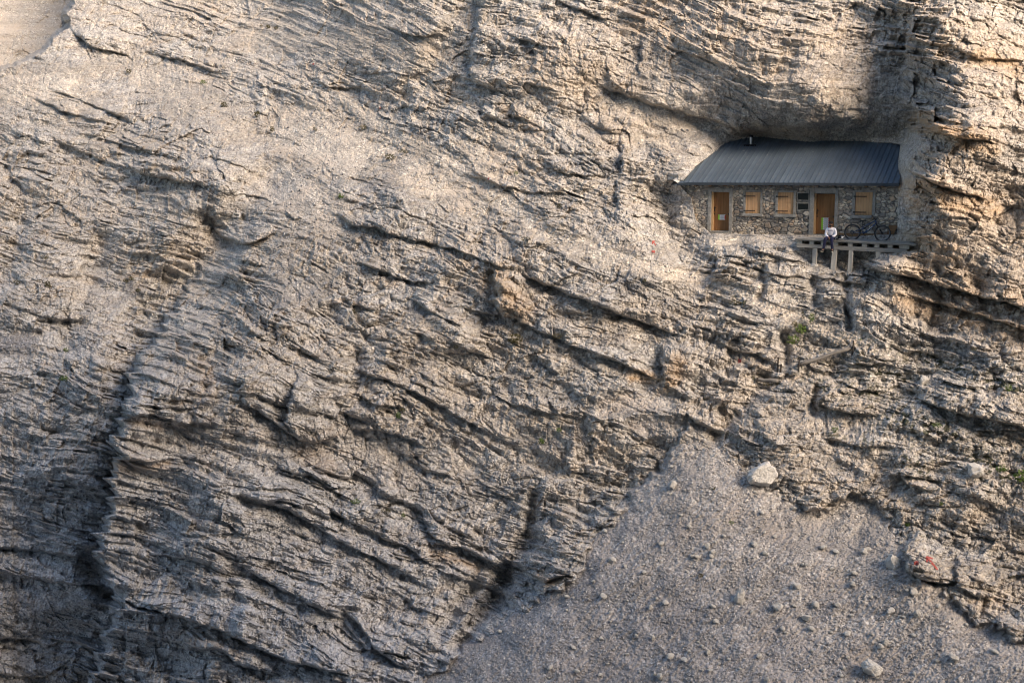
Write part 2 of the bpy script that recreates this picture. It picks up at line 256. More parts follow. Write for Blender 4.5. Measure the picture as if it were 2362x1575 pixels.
def ledge(pts, amp, wa, px, py, out, k=0):
    xs = np.array([p[0] for p in pts], float); ys = np.array([p[1] for p in pts], float)
    c0, c1 = np.searchsorted(gx, [xs[0]-45, xs[-1]+45]); r0, r1 = np.searchsorted(gy, [ys.min()-4*wa-30, ys.max()+110])
    sl = np.s_[r0:r1, c0:c1]; X, Y = px[sl], py[sl]
    yl = np.interp(X, xs, ys)+3.5*perlin(X/22., Y*0+k*7.1, 131)+np.where(X < xs[0], (xs[0]-X)*-.25, 0)+np.where(X > xs[-1], (X-xs[-1])*.3, 0)
    s = Y-yl; ln = xs[-1]-xs[0]; en = min(40, ln*.35)
    tp = sstep(-22, en, X-xs[0])*sstep(-30, en, xs[-1]-X)
    a = amp*tp*(.75+.5*(perlin(X/34., Y*0+k*3.3, 133)+.4))
    up_ = np.exp(np.minimum(s, 0)/wa)*(1-np.exp(np.minimum(s, 0)/5.)*.55)
    dn = -.42*np.exp(-np.maximum(s, 0)/(wa*.55))
    t = sstep(-2.2, 1.6, s); out[sl] += a*(up_*(1-t)+dn*t)
ld = np.zeros_like(PX)
for k, (pts, amp, wa) in enumerate(LEDGES): ledge(pts, amp, wa, PX+.35*(WX-PX), PY+.35*(WY-PY), ld, k)
# upright edges: the rock on the right stands proud, a recess lies on the left (negative amp: mirrored)
EDGES = [
 ([(619,1137),(660,1140),(700,1148),(726,1154)],.9,50),([(-40,1108),(60,1096),(130,1084),(195,1088)],.8,50),([(800,1528),(840,1524),(885,1530)],.7,60),
 ([(20,2110),(90,2088),(180,2082),(240,2110),(300,2116)],.6,60),([(340,1432),(370,1430),(400,1426)],.7,34),([(425,1418),(480,1424)],.5,30),([(235,1186),(270,1181)],.4,22),
 ([(560,480),(650,440),(720,398),(800,338),(850,302),(920,296),(1000,262),(1090,256),(1180,248),(1240,222),(1290,222),(1345,258),(1400,270),(1470,235),(1580,200),(1700,150)],3.3,120),([(370,18),(410,28),(445,62)],.6,40),([(480,488),(530,490)],.5,36),
 ([(1255,2080),(1310,2086)],.5,34),([(1290,2206),(1345,2206)],.45,36),([(870,680),(900,672),(970,660),(1010,690)],.9,46),([(820,690),(800,760)][::-1] if False else [(690,1946),(745,1962)],.4,26),
 ([(600,640),(650,650),(700,690),(740,760)][:0] or [(585,1655),(640,1640)],.5,36),([(90,1230),(170,1228)],.3,30),([(150,1395),(200,1412)],.4,32),([(100,1478),(170,1470)],.4,34),([(300,75),(340,88)],.4,28),
 ([(920,1880),(900,1915)][::-1],.4,26),([(1020,1560),(960,1590)][::-1],.3,24),([(1180,970),(1215,985)],.5,34),([(1440,795),(1500,850)],.4,36),([(760,166),(720,160)][::-1],.4,30),
]
for k, (pts, amp, wa) in enumerate(EDGES):
    ys = np.array([p[0] for p in pts], float); xs = np.array([p[1] for p in pts], float)
    if abs(ys[0]) > 3 and ys[0] > ys[-1]: ys, xs = ys[::-1], xs[::-1]
    if ys.max() < -50: continue
    X, Y = PX+.6*(WX-PX), PY+.6*(WY-PY)
    r0, r1 = np.searchsorted(gy, [ys[0]-40, ys[-1]+40]); c0, c1 = np.searchsorted(gx, [xs.min()-120, xs.max()+4*wa+20]); sl = np.s_[r0:r1, c0:c1]
    X, Y = X[sl], Y[sl]; s = np.interp(Y, ys, xs)+4*perlin(Y/18., X*0+k, 141)+(1 if amp < 1.5 else 3)*(7*(saw(q[sl]/50)-.5)+5*perlin(Y/40., X*0+k, 143)+4*(saw(q[sl]/21)-.5))-X
    ln = ys[-1]-ys[0]; en = min(30, ln*.35); a = amp*sstep(-16, en, Y-ys[0])*sstep(-20, en, ys[-1]-Y)
    u_ = np.exp(np.minimum(s, 0)/wa)*(1-np.exp(np.minimum(s, 0)/6.)*.5); dn = -.5*np.exp(-np.maximum(s, 0)/(wa*.6)); t = sstep(-3., 3., s)
    if amp > 3: a = a*sstep(540, 960, Y)
    ld[sl] += a*(u_*(1-t)+dn*t)
# gullies and cracks
GUL = [(600,430,500,540,44,1.6),(500,540,440,640,50,1.9),(430,640,310,830,52,1.4),(240,560,180,700,24,.6),(180,700,160,790,24,.7),(1232,1140,1218,1240,13,.8),(1218,1240,1130,1400,20,.9),(1130,1400,1060,1490,18,.8),
 (1085,0,1030,110,24,.35),(1030,110,950,210,28,.5),(820,830,835,920,22,.6),(1770,880,1690,960,20,.6),(1690,960,1655,1010,16,.6),(1545,1050,1500,1110,12,.4),(1950,640,1962,750,9,.5),(1810,770,1810,830,10,.5),(210,1300,240,1380,24,1.2),(1100,1340,1010,1450,16,.6),
 (1760,620,1750,690,8,.3),(1878,650,1880,700,8,.35),(480,440,470,520,24,.5),(1560,640,1600,600,10,.2),(60,480,10,640,24,.6),(1880,900,1880,950,9,.5)]
gul = np.zeros_like(PX)
for g in GUL: gul = np.maximum(gul, g[5]*capsules([(g[0], g[1], g[2], g[3], g[4])], WX, WY, .95))
LD = ld*(.45+.55*hutfade)*(1-sstep(-4, 6, SCD))*(1-sstep(-2, 5, FD))
ROCKD = disp*rough*.62+LD*.9-gul*(1-sstep(-4, 6, SCD))*hutfade
MAC = bil(MG, PX, PY).astype('f4')
MAC0 = MAC.copy()
latsh *= (1-.85*soilc)*(1-.5*calm)*(1-.42*capsules([(250,150,900,250,330),(900,100,1250,150,200)], PX, PY, .8))
MAC = bil(MG, PX-latsh*1.1*sstep(10, 70, -HD)*(1-sstep(-40, 0, SCD))*(1-sstep(-30, 0, FD)), PY-.5*latsh*sstep(10, 70, -HD)*(1-sstep(-40, 0, SCD))*(1-sstep(-30, 0, FD))).astype('f4')
farjump = sstep(-3, 9, FD); rxf, rzf = ray(PX, PY)
MAC = (MAC*(1-farjump)+farjump*np.clip(-76.8/np.minimum(rzf-.75+.15*rxf, -.3), 80, 200)).astype('f4')
gravelh = .03*fbm(PX/7, PY/5, 2, 150)*soil+.05*soil*ridge(PX/30, PY/24, 3, 155)
gx2 = (np.abs(PX-1181) > 1260) | (np.abs(PY-787) > 860)
DEPTH = MAC-ROCKD-gravelh*hutfade
DEPTH += sstep(0, 26, SCD)*.45                           # bedrock sinks under the scree
inner = sstep(4, 9, HD)                                  # pocket the hut stands in
DEPTH = DEPTH*(1-inner)+inner*np.maximum(DEPTH, hutY(PX, PY, 4.6))
def to_mesh(name, px, py, dep, keep=None):
    ny, nx = px.shape; rx, rz = ray(px.astype(float), py.astype(float))
    co = np.stack([rx*dep, dep, rz*dep], -1).reshape(-1, 3)
    idx = np.arange(nx*ny).reshape(ny, nx); f = np.stack([idx[1:, :-1], idx[1:, 1:], idx[:-1, 1:], idx[:-1, :-1]], -1).reshape(-1, 4)
    if keep is not None: f = f[keep[:-1, :-1].reshape(-1)]
    me = bpy.data.meshes.new(name); me.vertices.add(len(co)); me.vertices.foreach_set('co', co.astype('f4').ravel())
    me.loops.add(f.size); me.loops.foreach_set('vertex_index', f.ravel().astype('i4')); me.polygons.add(len(f))
    me.polygons.foreach_set('loop_start', np.arange(0, f.size, 4, dtype='i4')); me.polygons.foreach_set('loop_total', np.full(len(f), 4, 'i4'))
    me.polygons.foreach_set('use_smooth', np.zeros(len(f), bool)); me.update(calc_edges=True)
    o = bpy.data.objects.new(name, me); C.objects.link(o); return o
def zone_attr(o, r, g, b, a):
    at = o.data.attributes.new('zone', 'FLOAT_COLOR', 'POINT')
    at.data.foreach_set('color', np.stack([r, g, b, a], -1).astype('f4').ravel())

# ------------------------------------------------------------------ materials
def newmat(name):
    m = bpy.data.materials.new(name); m.use_nodes = True; n = m.node_tree; b = n.nodes['Principled BSDF']; b.inputs['Roughness'].default_value = .85
    b.inputs['Specular IOR Level'].default_value = .25
    return m, n, b
class NB:
    def __init__(s, n): s.n = n; s.l = n.links
    def node(s, t, **k):
        o = s.n.nodes.new(t)
        for a, v in k.items(): setattr(o, a, v)
        return o
    def noise(s, vec, scale, detail=4, rough=.6, dist=0):
        o = s.node('ShaderNodeTexNoise'); o.inputs['Scale'].default_value = scale; o.inputs['Detail'].default_value = detail; o.inputs['Roughness'].default_value = rough; o.inputs['Distortion'].default_value = dist
        s.l.new(vec, o.inputs['Vector']); return o
    def ramp(s, fac, stops):
        o = s.node('ShaderNodeValToRGB'); e = o.color_ramp.elements
        while len(e) < len(stops): e.new(.5)
        for i, (p, c) in enumerate(stops): e[i].position = p; e[i].color = (*c, 1) if len(c) == 3 else c
        s.l.new(fac, o.inputs[0]); return o.outputs[0]
    def mix(s, f, a, b, mode='MIX'):
        o = s.node('ShaderNodeMix', data_type='RGBA', blend_type=mode)
        for sock, v in ((o.inputs[0], f), (o.inputs[6], a), (o.inputs[7], b)):
            if hasattr(v, 'is_linked') or isinstance(v, bpy.types.NodeSocket): s.l.new(v, sock)
            else: sock.default_value = v if not isinstance(v, tuple) else (*v, 1)[:4]
        return o.outputs[2]
    def math(s, op, a, b=0., c=None):
        o = s.node('ShaderNodeMath', operation=op)
        for i, v in enumerate((a, b) if c is None else (a, b, c)):
            if isinstance(v, bpy.types.NodeSocket): s.l.new(v, o.inputs[i])
            else: o.inputs[i].default_value = v
        return o.outputs[0]
    def mapr(s, v, a, b, c=0., d=1.):
        o = s.node('ShaderNodeMapRange'); s.l.new(v, o.inputs[0])
        for i, x in enumerate((a, b, c, d)): o.inputs[i+1].default_value = x
        return o.outputs[0]
def rock_material(name, boulder=False):
    m, n, b = newmat(name); N = NB(n)
    geo = N.node('ShaderNodeTexCoord').outputs['Object']
    if boulder:
        va = N.node('ShaderNodeVectorMath', operation='ADD'); oi = N.node('ShaderNodeObjectInfo')
        n.links.new(geo, va.inputs[0]); n.links.new(oi.outputs['Location'], va.inputs[1]); geo = va.outputs[0]
    mp = N.node('ShaderNodeMapping'); mp.inputs['Rotation'].default_value = (0, R_(20), R_(10)); mp.inputs['Scale'].default_value = (.55, .8, 1.7); n.links.new(geo, mp.inputs[0]); st = mp.outputs[0]
    mv = N.node('ShaderNodeMapping'); mv.inputs['Rotation'].default_value = (0, R_(20), 0); mv.inputs['Scale'].default_value = (2.2, 1.4, .5); n.links.new(geo, mv.inputs[0]); jt = mv.outputs[0]
    big = N.noise(st, .35, 3, .6); mid = N.noise(st, 1.6, 5, .65, .4); fine = N.noise(geo, 9, 2, .7); streak = N.noise(jt, 1.1, 5, .7, .6)
    base = N.ramp(mid.outputs[0], [(.28, (.27, .255, .24)), (.40, (.49, .455, .41)), (.56, (.62, .575, .51)), (.72, (.75, .71, .645))])
    base = N.mix(N.mapr(big.outputs[0], .40, .62, 0, .6), base, (.60, .50, .385), 'MIX')
    hue = N.noise(geo, 2.2, 3, .65, .5); base = N.mix(N.mapr(hue.outputs[0], .5, .66, 0, .3), base, (.42, .425, .44), 'MIX')
    base = N.mix(N.mapr(hue.outputs[0], .48, .32, 0, .5), base, (.62, .53, .42), 'MIX')
    base = N.mix(N.mapr(streak.outputs[0], .50, .68, 0, .5), base, (.27, .27, .275), 'MIX')
    base = N.mix(N.mapr(fine.outputs[0], .52, .70, 0, .7), base, (.13, .125, .12), 'MIX')
    med = N.noise(jt, 4.5, 3, .7, .8); base = N.mix(N.mapr(med.outputs[0], .53, .66, 0, .5), base, (.18, .175, .17), 'MIX')
    base = N.mix(N.mapr(fine.outputs[0], .46, .28, 0, .6), base, (.74, .70, .63), 'MIX')
    oc = N.noise(st, .9, 3, .7, .5); base = N.mix(N.mapr(oc.outputs[0], .58, .72, 0, .4), base, (.50, .37, .25), 'MIX')
    # hairline cracks
    vd = N.mix(.12, geo, N.noise(geo, 2.5, 3, .6).outputs[1], 'ADD'); mc = N.node('ShaderNodeMapping'); mc.inputs['Rotation'].default_value = (0, R_(20), 0); mc.inputs['Scale'].default_value = (1.5, 1, 1.0); n.links.new(vd, mc.inputs[0])
    cr1 = N.node('ShaderNodeTexVoronoi', feature='DISTANCE_TO_EDGE'); cr1.inputs['Scale'].default_value = 2.1; n.links.new(mc.outputs[0], cr1.inputs[0])
    cr2 = N.node('ShaderNodeTexVoronoi', feature='DISTANCE_TO_EDGE'); cr2.inputs['Scale'].default_value = 6.; n.links.new(mc.outputs[0], cr2.inputs[0])
    gate = N.mapr(N.noise(geo, .8, 3).outputs[0], .45, .62)
    ck1 = N.math('MULTIPLY', N.mapr(cr1.outputs[0], .0, .085, 1, 0), gate); ck2 = N.math('MULTIPLY', N.mapr(cr2.outputs[0], .0, .13, 1, 0), N.mapr(N.noise(geo, 1.3, 3).outputs[0], .5, .65))
    crack = N.math('MAXIMUM', ck1, N.math('MULTIPLY', ck2, .7))
    for vec_, sc_, g_ in ((jt, 1.5, .021), (st, 2.0, .022), (geo, 3.6, .024)):
        ln = N.noise(vec_, sc_, 5, .62, .5); ck = N.mapr(N.math('ABSOLUTE', N.math('SUBTRACT', ln.outputs[0], .5)), 0, g_, 1, 0)
        sgn = N.node('ShaderNodeSeparateColor'); n.links.new(ln.outputs[1], sgn.inputs[0]); crack = N.math('MAXIMUM', crack, N.math('MULTIPLY', ck, N.mapr(sgn.outputs[1], .46, .60)))
    base = N.mix(N.math('MULTIPLY', crack, .62), base, (.085, .08, .078), 'MIX')
    hgt = N.math('ADD', N.math('MULTIPLY', fine.outputs[0], .10), N.math('ADD', N.math('MULTIPLY', streak.outputs[0], .12), N.math('MULTIPLY', crack, -.04)))
    if not boulder:
        at = N.node('ShaderNodeVertexColor', layer_name='zone'); sp = N.node('ShaderNodeSeparateColor'); n.links.new(at.outputs[0], sp.inputs[0])
        soilm, och, drk = sp.outputs
        mossm = at.outputs[1]
        base = N.mix(N.math('MULTIPLY', och, N.mapr(mid.outputs[0], .3, .6, .35, 1)), base, (.50, .36, .23), 'MIX')
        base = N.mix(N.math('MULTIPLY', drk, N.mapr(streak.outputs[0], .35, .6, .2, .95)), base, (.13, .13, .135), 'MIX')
        # cool shade tint of the lower gorge, painted into the rock colour
        sz = N.node('ShaderNodeSeparateXYZ'); n.links.new(geo, sz.inputs[0]); lowz = N.math('ADD', sz.outputs[2], N.math('MULTIPLY', sz.outputs[0], .25)); hs = N.node('ShaderNodeHueSaturation'); n.links.new(base, hs.inputs['Color']); hs.inputs['Saturation'].default_value = .45; base = N.mix(N.mapr(lowz, -13, -23), base, N.mix(1., hs.outputs[0], (.97, .99, 1.03), 'MULTIPLY'))
        # gravel and dust
        v = N.node('ShaderNodeTexVoronoi'); v.inputs['Scale'].default_value = 10.5; n.links.new(geo, v.inputs[0])
        v2 = N.node('ShaderNodeTexVoronoi'); v2.inputs['Scale'].default_value = 16; n.links.new(geo, v2.inputs[0])
        s1 = N.node('ShaderNodeSeparateColor'); n.links.new(v.outputs['Color'], s1.inputs[0]); s2 = N.node('ShaderNodeSeparateColor'); n.links.new(v2.outputs['Color'], s2.inputs[0])
        gv = N.ramp(s1.outputs[0], [(.0, (.21, .205, .20)), (.3, (.38, .365, .345)), (.82, (.46, .44, .41)), (.9, (.72, .70, .66))])
        gv2 = N.ramp(s2.outputs[0], [(.0, (.20, .195, .19)), (.35, (.38, .36, .34)), (.85, (.46, .44, .405)), (.92, (.68, .66, .62))])
        dust = N.noise(geo, .7, 6, .65); gravel = N.mix(N.mapr(dust.outputs[0], .4, .6), gv, gv2)
        gravel = N.mix(N.mapr(N.noise(geo, .32, 4, .7, .8).outputs[0], .48, .62, 0, .8), gravel, (.44, .40, .36), 'MIX')
        sx_ = N.node('ShaderNodeMapping'); sx_.inputs['Rotation'].default_value = (0, R_(-38), R_(30)); sx_.inputs['Scale'].default_value = (.16, .5, 1.3); n.links.new(geo, sx_.inputs[0]); run = N.noise(sx_.outputs[0], .9, 4, .65, .4)
        gravel = N.mix(N.mapr(run.outputs[0], .5, .64, 0, .55), gravel, (.24, .235, .23), 'MIX'); gravel = N.mix(N.mapr(run.outputs[0], .45, .34, 0, .4), gravel, (.55, .52, .48), 'MIX')
        gravel = N.mix(N.mapr(N.noise(geo, .5, 5, .6, .4).outputs[0], .56, .7, 0, .55), gravel, (.25, .235, .21), 'MIX')
        gravel = N.mix(1., gravel, N.mix(N.mapr(lowz, -17, -5), (.72, .715, .735), (1.14, 1.06, .95)), 'MULTIPLY')
        sm = N.mapr(N.math('ADD', soilm, N.math('MULTIPLY', N.math('SUBTRACT', N.noise(geo, 1.7, 6, .7).outputs[0], .5), .9)), .38, .62)
        base = N.mix(sm, base, gravel)
        gh = N.math('ADD', N.math('MULTIPLY', v.outputs['Distance'], -.035), N.math('MULTIPLY', v2.outputs['Distance'], -.012))
        mxh = N.node('ShaderNodeMix', data_type='FLOAT'); n.links.new(sm, mxh.inputs[0]); n.links.new(hgt, mxh.inputs[2]); n.links.new(gh, mxh.inputs[3]); hgt = mxh.outputs[0]
        base = N.mix(N.mapr(mossm, .35, .8, 0, .85), base, (.055, .06, .03), 'MIX')
    if boulder: hgt = N.math('MULTIPLY', hgt, .6)
    if boulder: base = N.mix(.62, base, (.82, .78, .70), 'MIX')
    n.links.new(base, b.inputs['Base Color'])
    bp = N.node('ShaderNodeBump'); bp.inputs['Strength'].default_value = .9; bp.inputs['Distance'].default_value = 1.0; n.links.new(hgt, bp.inputs['Height']); n.links.new(bp.outputs[0], b.inputs['Normal'])
    b.inputs['Roughness'].default_value = .95; b.inputs['Specular IOR Level'].default_value = .12
    return m
M_rock = rock_material('limestone'); M_bould = rock_material('limestone_boulder', True)
def simple(name, col, rough=.7, noise=0, scale=20, metal=0, spec=.3, bump=0):
    m, n, b = newmat(name); N = NB(n); b.inputs['Roughness'].default_value = rough; b.inputs['Metallic'].default_value = metal; b.inputs['Specular IOR Level'].default_value = spec
    b.inputs['Base Color'].default_value = (*col, 1)
    if noise:
        tc = N.node('ShaderNodeTexCoord').outputs['Object']; nz = N.noise(tc, scale, 5, .65)
        c = N.mix(N.mapr(nz.outputs[0], .3, .7), tuple(x*(1-noise) for x in col), tuple(min(1, x*(1+noise)) for x in col)); n.links.new(c, b.inputs['Base Color'])
        if bump:
            bp = N.node('ShaderNodeBump'); bp.inputs['Distance'].default_value = bump; n.links.new(nz.outputs[0], bp.inputs['Height']); n.links.new(bp.outputs[0], b.inputs['Normal'])
    return m
def wood(name, c1, c2, axis='Z', plank=0, grain=9, knots=True, dark=(.05, .035, .02)):
    m, n, b = newmat(name); N = NB(n); tc = N.node('ShaderNodeTexCoord').outputs['Object']
    mp = N.node('ShaderNodeMapping'); sc = {'Z': (14, 14, 1.1), 'X': (1.1, 14, 14)}[axis]; mp.inputs['Scale'].default_value = sc; n.links.new(tc, mp.inputs[0])
    g = N.noise(mp.outputs[0], 1.2, 6, .65, .3); c = N.ramp(g.outputs[0], [(.3, c1), (.7, c2)])
    if plank:
        sx = N.node('ShaderNodeSeparateXYZ'); n.links.new(tc, sx.inputs[0]); t = N.math('MULTIPLY', sx.outputs['X' if axis == 'Z' else 'Z'], 1/plank); wn = N.node('ShaderNodeTexWhiteNoise', noise_dimensions='1D'); n.links.new(N.math('FLOOR', t), wn.inputs['W'])
        c = N.mix(N.mapr(wn.outputs[0], 0, 1, 0, .45), c, tuple(x*.55 for x in c2), 'MIX')
        fr = N.math('FRACT', t); ed = N.math('MAXIMUM', N.mapr(fr, .0, .07, 1, 0), N.mapr(fr, .93, 1., 0, 1)); c = N.mix(N.math('MULTIPLY', ed, .55), c, dark)
    n.links.new(c, b.inputs['Base Color']); bp = N.node('ShaderNodeBump'); bp.inputs['Distance'].default_value = .006; n.links.new(g.outputs[0], bp.inputs['Height']); n.links.new(bp.outputs[0], b.inputs['Normal'])
    b.inputs['Roughness'].default_value = .75; return m
M = dict(log=wood('old_log', (.13, .115, .10), (.27, .245, .21), 'X'),stake=simple('dark_stake', (.05, .042, .035), .9),
 larch=wood('larch', (.50, .28, .13), (.70, .44, .24), 'Z', .115), door=wood('door_larch', (.22, .10, .04), (.38, .195, .08), 'Z', .12), jamb=wood('pale_jamb', (.45, .28, .14), (.58, .38, .2)),
 greyw=wood('weathered_timber', (.20, .19, .17), (.38, .36, .32), 'X'), greyv=wood('weathered_upright', (.34, .32, .28), (.58, .55, .48), 'Z'), brown=wood('brown_board', (.16, .09, .045), (.30, .18, .09), 'X'),
 frame=simple('grey_surround', (.27, .26, .235), .85, .3, 6, bump=.01), metal=None, iron=simple('black_iron', (.012, .012, .014), .5), steel=simple('chimney_steel', (.35, .36, .37), .3, metal=1),
 mortar=simple('pale_mortar', (.50, .47, .42), .95, .25, 5, bump=.03), plaque=simple('black_plaque', (.012, .015, .013), .35), gutter=simple('slate_gutter', (.045, .055, .065), .5, .15, 3),
 white=simple('white_paper', (.75, .75, .75), .7), green=simple('lime_green_print', (.30, .62, .06), .7), red=simple('red_print', (.55, .07, .04), .7), ink=simple('grey_ink', (.12, .13, .15), .7), lid=simple('red_paint', (.36, .085, .07), .9, .4, 12),
)
def roof_mat():
    m, n, b = newmat('standing_seam_metal'); N = NB(n); tc = N.node('ShaderNodeTexCoord').outputs['Object']
    a = N.noise(tc, .8, 5, .6); c = N.ramp(a.outputs[0], [(.3, (.068, .092, .115)), (.7, (.105, .135, .163))]); sx = N.node('ShaderNodeSeparateXYZ'); n.links.new(tc, sx.inputs[0]); wn = N.node('ShaderNodeTexWhiteNoise', noise_dimensions='1D'); n.links.new(N.math('FLOOR', N.math('MULTIPLY', N.math('ADD', sx.outputs[0], 5.45), 1/.222)), wn.inputs['W']); c = N.mix(N.mapr(wn.outputs[0], 0, 1, 0, .35), c, (.04, .05, .062))
    du = N.noise(tc, 2.6, 5, .7); c = N.mix(N.mapr(du.outputs[0], .56, .75, 0, .35), c, (.20, .19, .17))
    v = N.node('ShaderNodeTexVoronoi'); v.inputs['Scale'].default_value = 3.2; n.links.new(tc, v.inputs[0]); sp = N.math('MULTIPLY', N.mapr(v.outputs[0], .07, .13, 1, 0), N.mapr(N.noise(tc, .7, 3).outputs[0], .48, .6))
    c = N.mix(sp, c, (.42, .38, .32)); n.links.new(c, b.inputs['Base Color']); b.inputs['Roughness'].default_value = .42; b.inputs['Specular IOR Level'].default_value = .5; return m
M['metal'] = roof_mat()
def wall_mat():
    m, n, b = newmat('rubble_wall'); N = NB(n); at = N.node('ShaderNodeVertexColor', layer_name='stone'); tc = N.node('ShaderNodeTexCoord').outputs['Object']
    nz = N.noise(tc, 14, 5, .7); c = N.mix(N.mapr(nz.outputs[0], .35, .7, 0, .45), at.outputs[0], (.10, .095, .085)); n.links.new(c, b.inputs['Base Color'])
    bp = N.node('ShaderNodeBump'); bp.inputs['Distance'].default_value = .02; n.links.new(nz.outputs[0], bp.inputs['Height']); n.links.new(bp.outputs[0], b.inputs['Normal']); b.inputs['Roughness'].default_value = .95; return m
M['wall'] = wall_mat()

# ------------------------------------------------------------------ the ground objects
ochre_c = [(2150,330,2362,560,120,.35),(2180,100,2362,200,110,.35),(1500,60,1900,140,110,.3),(2150,640,2362,720,80,.5),(1300,150,1450,250,90,.25),(262,1072,390,1076,13,1),(1000,1275,1100,1305,10,.9),(700,1035,760,1080,20,.5),(400,1440,560,1500,28,.6),(1140,640,1200,720,30,.7),(2120,280,2280,335,30,1),(2100,430,2280,485,35,.9),(2090,560,2200,580,28,.8),(2080,695,2362,765,24,.8),(1560,840,1540,900,22,.8),(2250,130,2350,165,22,.9),
 (1480,50,1560,90,35,.5),(1270,1345,1240,1325,10,.8),(300,975,470,990,10,.5),(470,850,480,900,16,.5),(1460,870,1540,880,12,.9),(1160,245,1240,300,16,.4),(1690,300,1900,310,12,.6),(2070,400,2110,480,24,.7)]
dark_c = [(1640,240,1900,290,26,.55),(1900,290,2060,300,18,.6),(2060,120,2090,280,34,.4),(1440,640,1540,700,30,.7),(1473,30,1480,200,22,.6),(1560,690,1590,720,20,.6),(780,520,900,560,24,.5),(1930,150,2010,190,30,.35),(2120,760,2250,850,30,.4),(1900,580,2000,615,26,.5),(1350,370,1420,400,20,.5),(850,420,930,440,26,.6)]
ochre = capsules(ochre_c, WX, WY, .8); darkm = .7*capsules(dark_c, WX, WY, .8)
moss_c = [(1900,860,2362,1080,110,.42),(1980,800,2362,880,50,.4),(2000,1020,2362,1100,50,.4),(2060,960,2200,1000,22,.7),(2130,830,2210,850,14,.8),(2260,1060,2362,1110,20,.9),(1880,880,1900,900,10,.6),(2090,1060,2140,1090,16,.6),(1890,1000,2020,1015,8,.5),(2280,880,2362,900,14,.7),(1740,875,1800,880,7,.7),(2020,860,2090,870,8,.8),(1690,690,1710,698,8,1),(1960,905,2030,915,7,.8),(1840,750,1860,760,8,.7)]
mossm = capsules(moss_c, WX, WY, .8)*sstep(-.05, .25, perlin(PX/16, PY/8, 160)+.4*perlin(PX/5, PY/4, 161))*1.5
crevice = sstep(.1, .5, -ld)*.25
rock = to_mesh('rock_face', PX, PY, DEPTH); rock['kind'] = 'structure'; rock.data.materials.append(M_rock)
zone_attr(rock, soil.ravel(), ochre.ravel(), darkm.ravel(), mossm.ravel())
# scree sheet
c0 = np.searchsorted(gx, 880); r0 = np.searchsorted(gy, 990); sl = np.s_[r0:, c0:]
sx, sy, sdist = PX[sl], PY[sl], SCD[sl]
lob = .10*fbm(sx/60, sy/60, 3, 170)+.05*ridge((sx+.9*sy)/26, (sy-.6*sx)/120, 3, 171)+.03*fbm(sx/8, sy/7, 2, 172)
sdep = MAC0[sl]-.02-lob-.22*sstep(-2, 60, sdist)+np.clip(-sdist, 0, 60)*.05
SCREE = sdep; sdep_full = DEPTH.copy(); sdep_full[sl] = np.where(sdist > -2, np.minimum(sdep, DEPTH[sl]), DEPTH[sl])
scree = to_mesh('scree', sx, sy, sdep, keep=sdist > -45); scree['kind'] = 'structure'; scree.data.materials.append(M_rock)
one = np.ones(sx.size); zone_attr(scree, one, 0*one, 0*one, 0*one)
def bilg(G, px, py):
    i = np.clip(np.searchsorted(gx, px)-1, 0, NX-2); j = np.clip(np.searchsorted(gy, py)-1, 0, NY-2)
    fx = (px-gx[i])/(gx[i+1]-gx[i]); fy = (py-gy[j])/(gy[j+1]-gy[j])
    return (G[j, i]*(1-fx)+G[j, i+1]*fx)*(1-fy)+(G[j+1, i]*(1-fx)+G[j+1, i+1]*fx)*fy
def surf(px, py, lift=0.):
    d = bilg(sdep_full, px, py)-lift; rx, rz = ray(px, py); return Vector((rx*d, d, rz*d))
def surfn(px, py, h=5):
    a = surf(px-h, py); b = surf(px+h, py); c = surf(px, py-h); d = surf(px, py+h); n = (b-a).cross(c-d); n.normalize(); return n if n.y < 0 else -n

# ------------------------------------------------------------------ added unseen ridge behind and below the viewpoint, raised to shade the lower left
def shade_ridge():
    xs = np.arange(-150, 190, 3.); ys = np.arange(-75, 34, 2.5); X, Y = np.meshgrid(xs, ys); X = X.astype('f4'); Y = Y.astype('f4')
    floor = -4.5-.72*np.maximum(Y, 0)
    crest = 6+RIDGE_H*(1-sstep(RIDGE_X-16, RIDGE_X+16, X))+5*fbm(X/22, Y*0+3, 4, 210)
    t = sstep(2, 26, -Y); bk_ = sstep(30, 75, -Y); Z = floor*(1-t)+np.where(t > 0, crest*t, 0)-bk_*40+2.2*fbm(X/9, Y/9, 4, 215)*sstep(-2, 8, -Y)+.5*fbm(X/3, Y/3, 3, 216)
    me = bpy.data.meshes.new('unseen_shade_ridge'); ny, nx = X.shape; idx = np.arange(nx*ny).reshape(ny, nx); f = np.stack([idx[:-1, :-1], idx[:-1, 1:], idx[1:, 1:], idx[1:, :-1]], -1).reshape(-1, 4)
    me.from_pydata(np.stack([X, Y, Z], -1).reshape(-1, 3).tolist(), [], f.tolist()); me.polygons.foreach_set('use_smooth', np.ones(len(me.polygons), bool))
    o = bpy.data.objects.new('unseen_shade_ridge', me); C.objects.link(o); me.materials.append(M_rock); o['kind'] = 'structure'; zone_attr(o, 0*X.ravel(), 0*X.ravel(), 0*X.ravel(), 0*X.ravel())
RIDGE_X, RIDGE_H = 63, 100
shade_ridge()
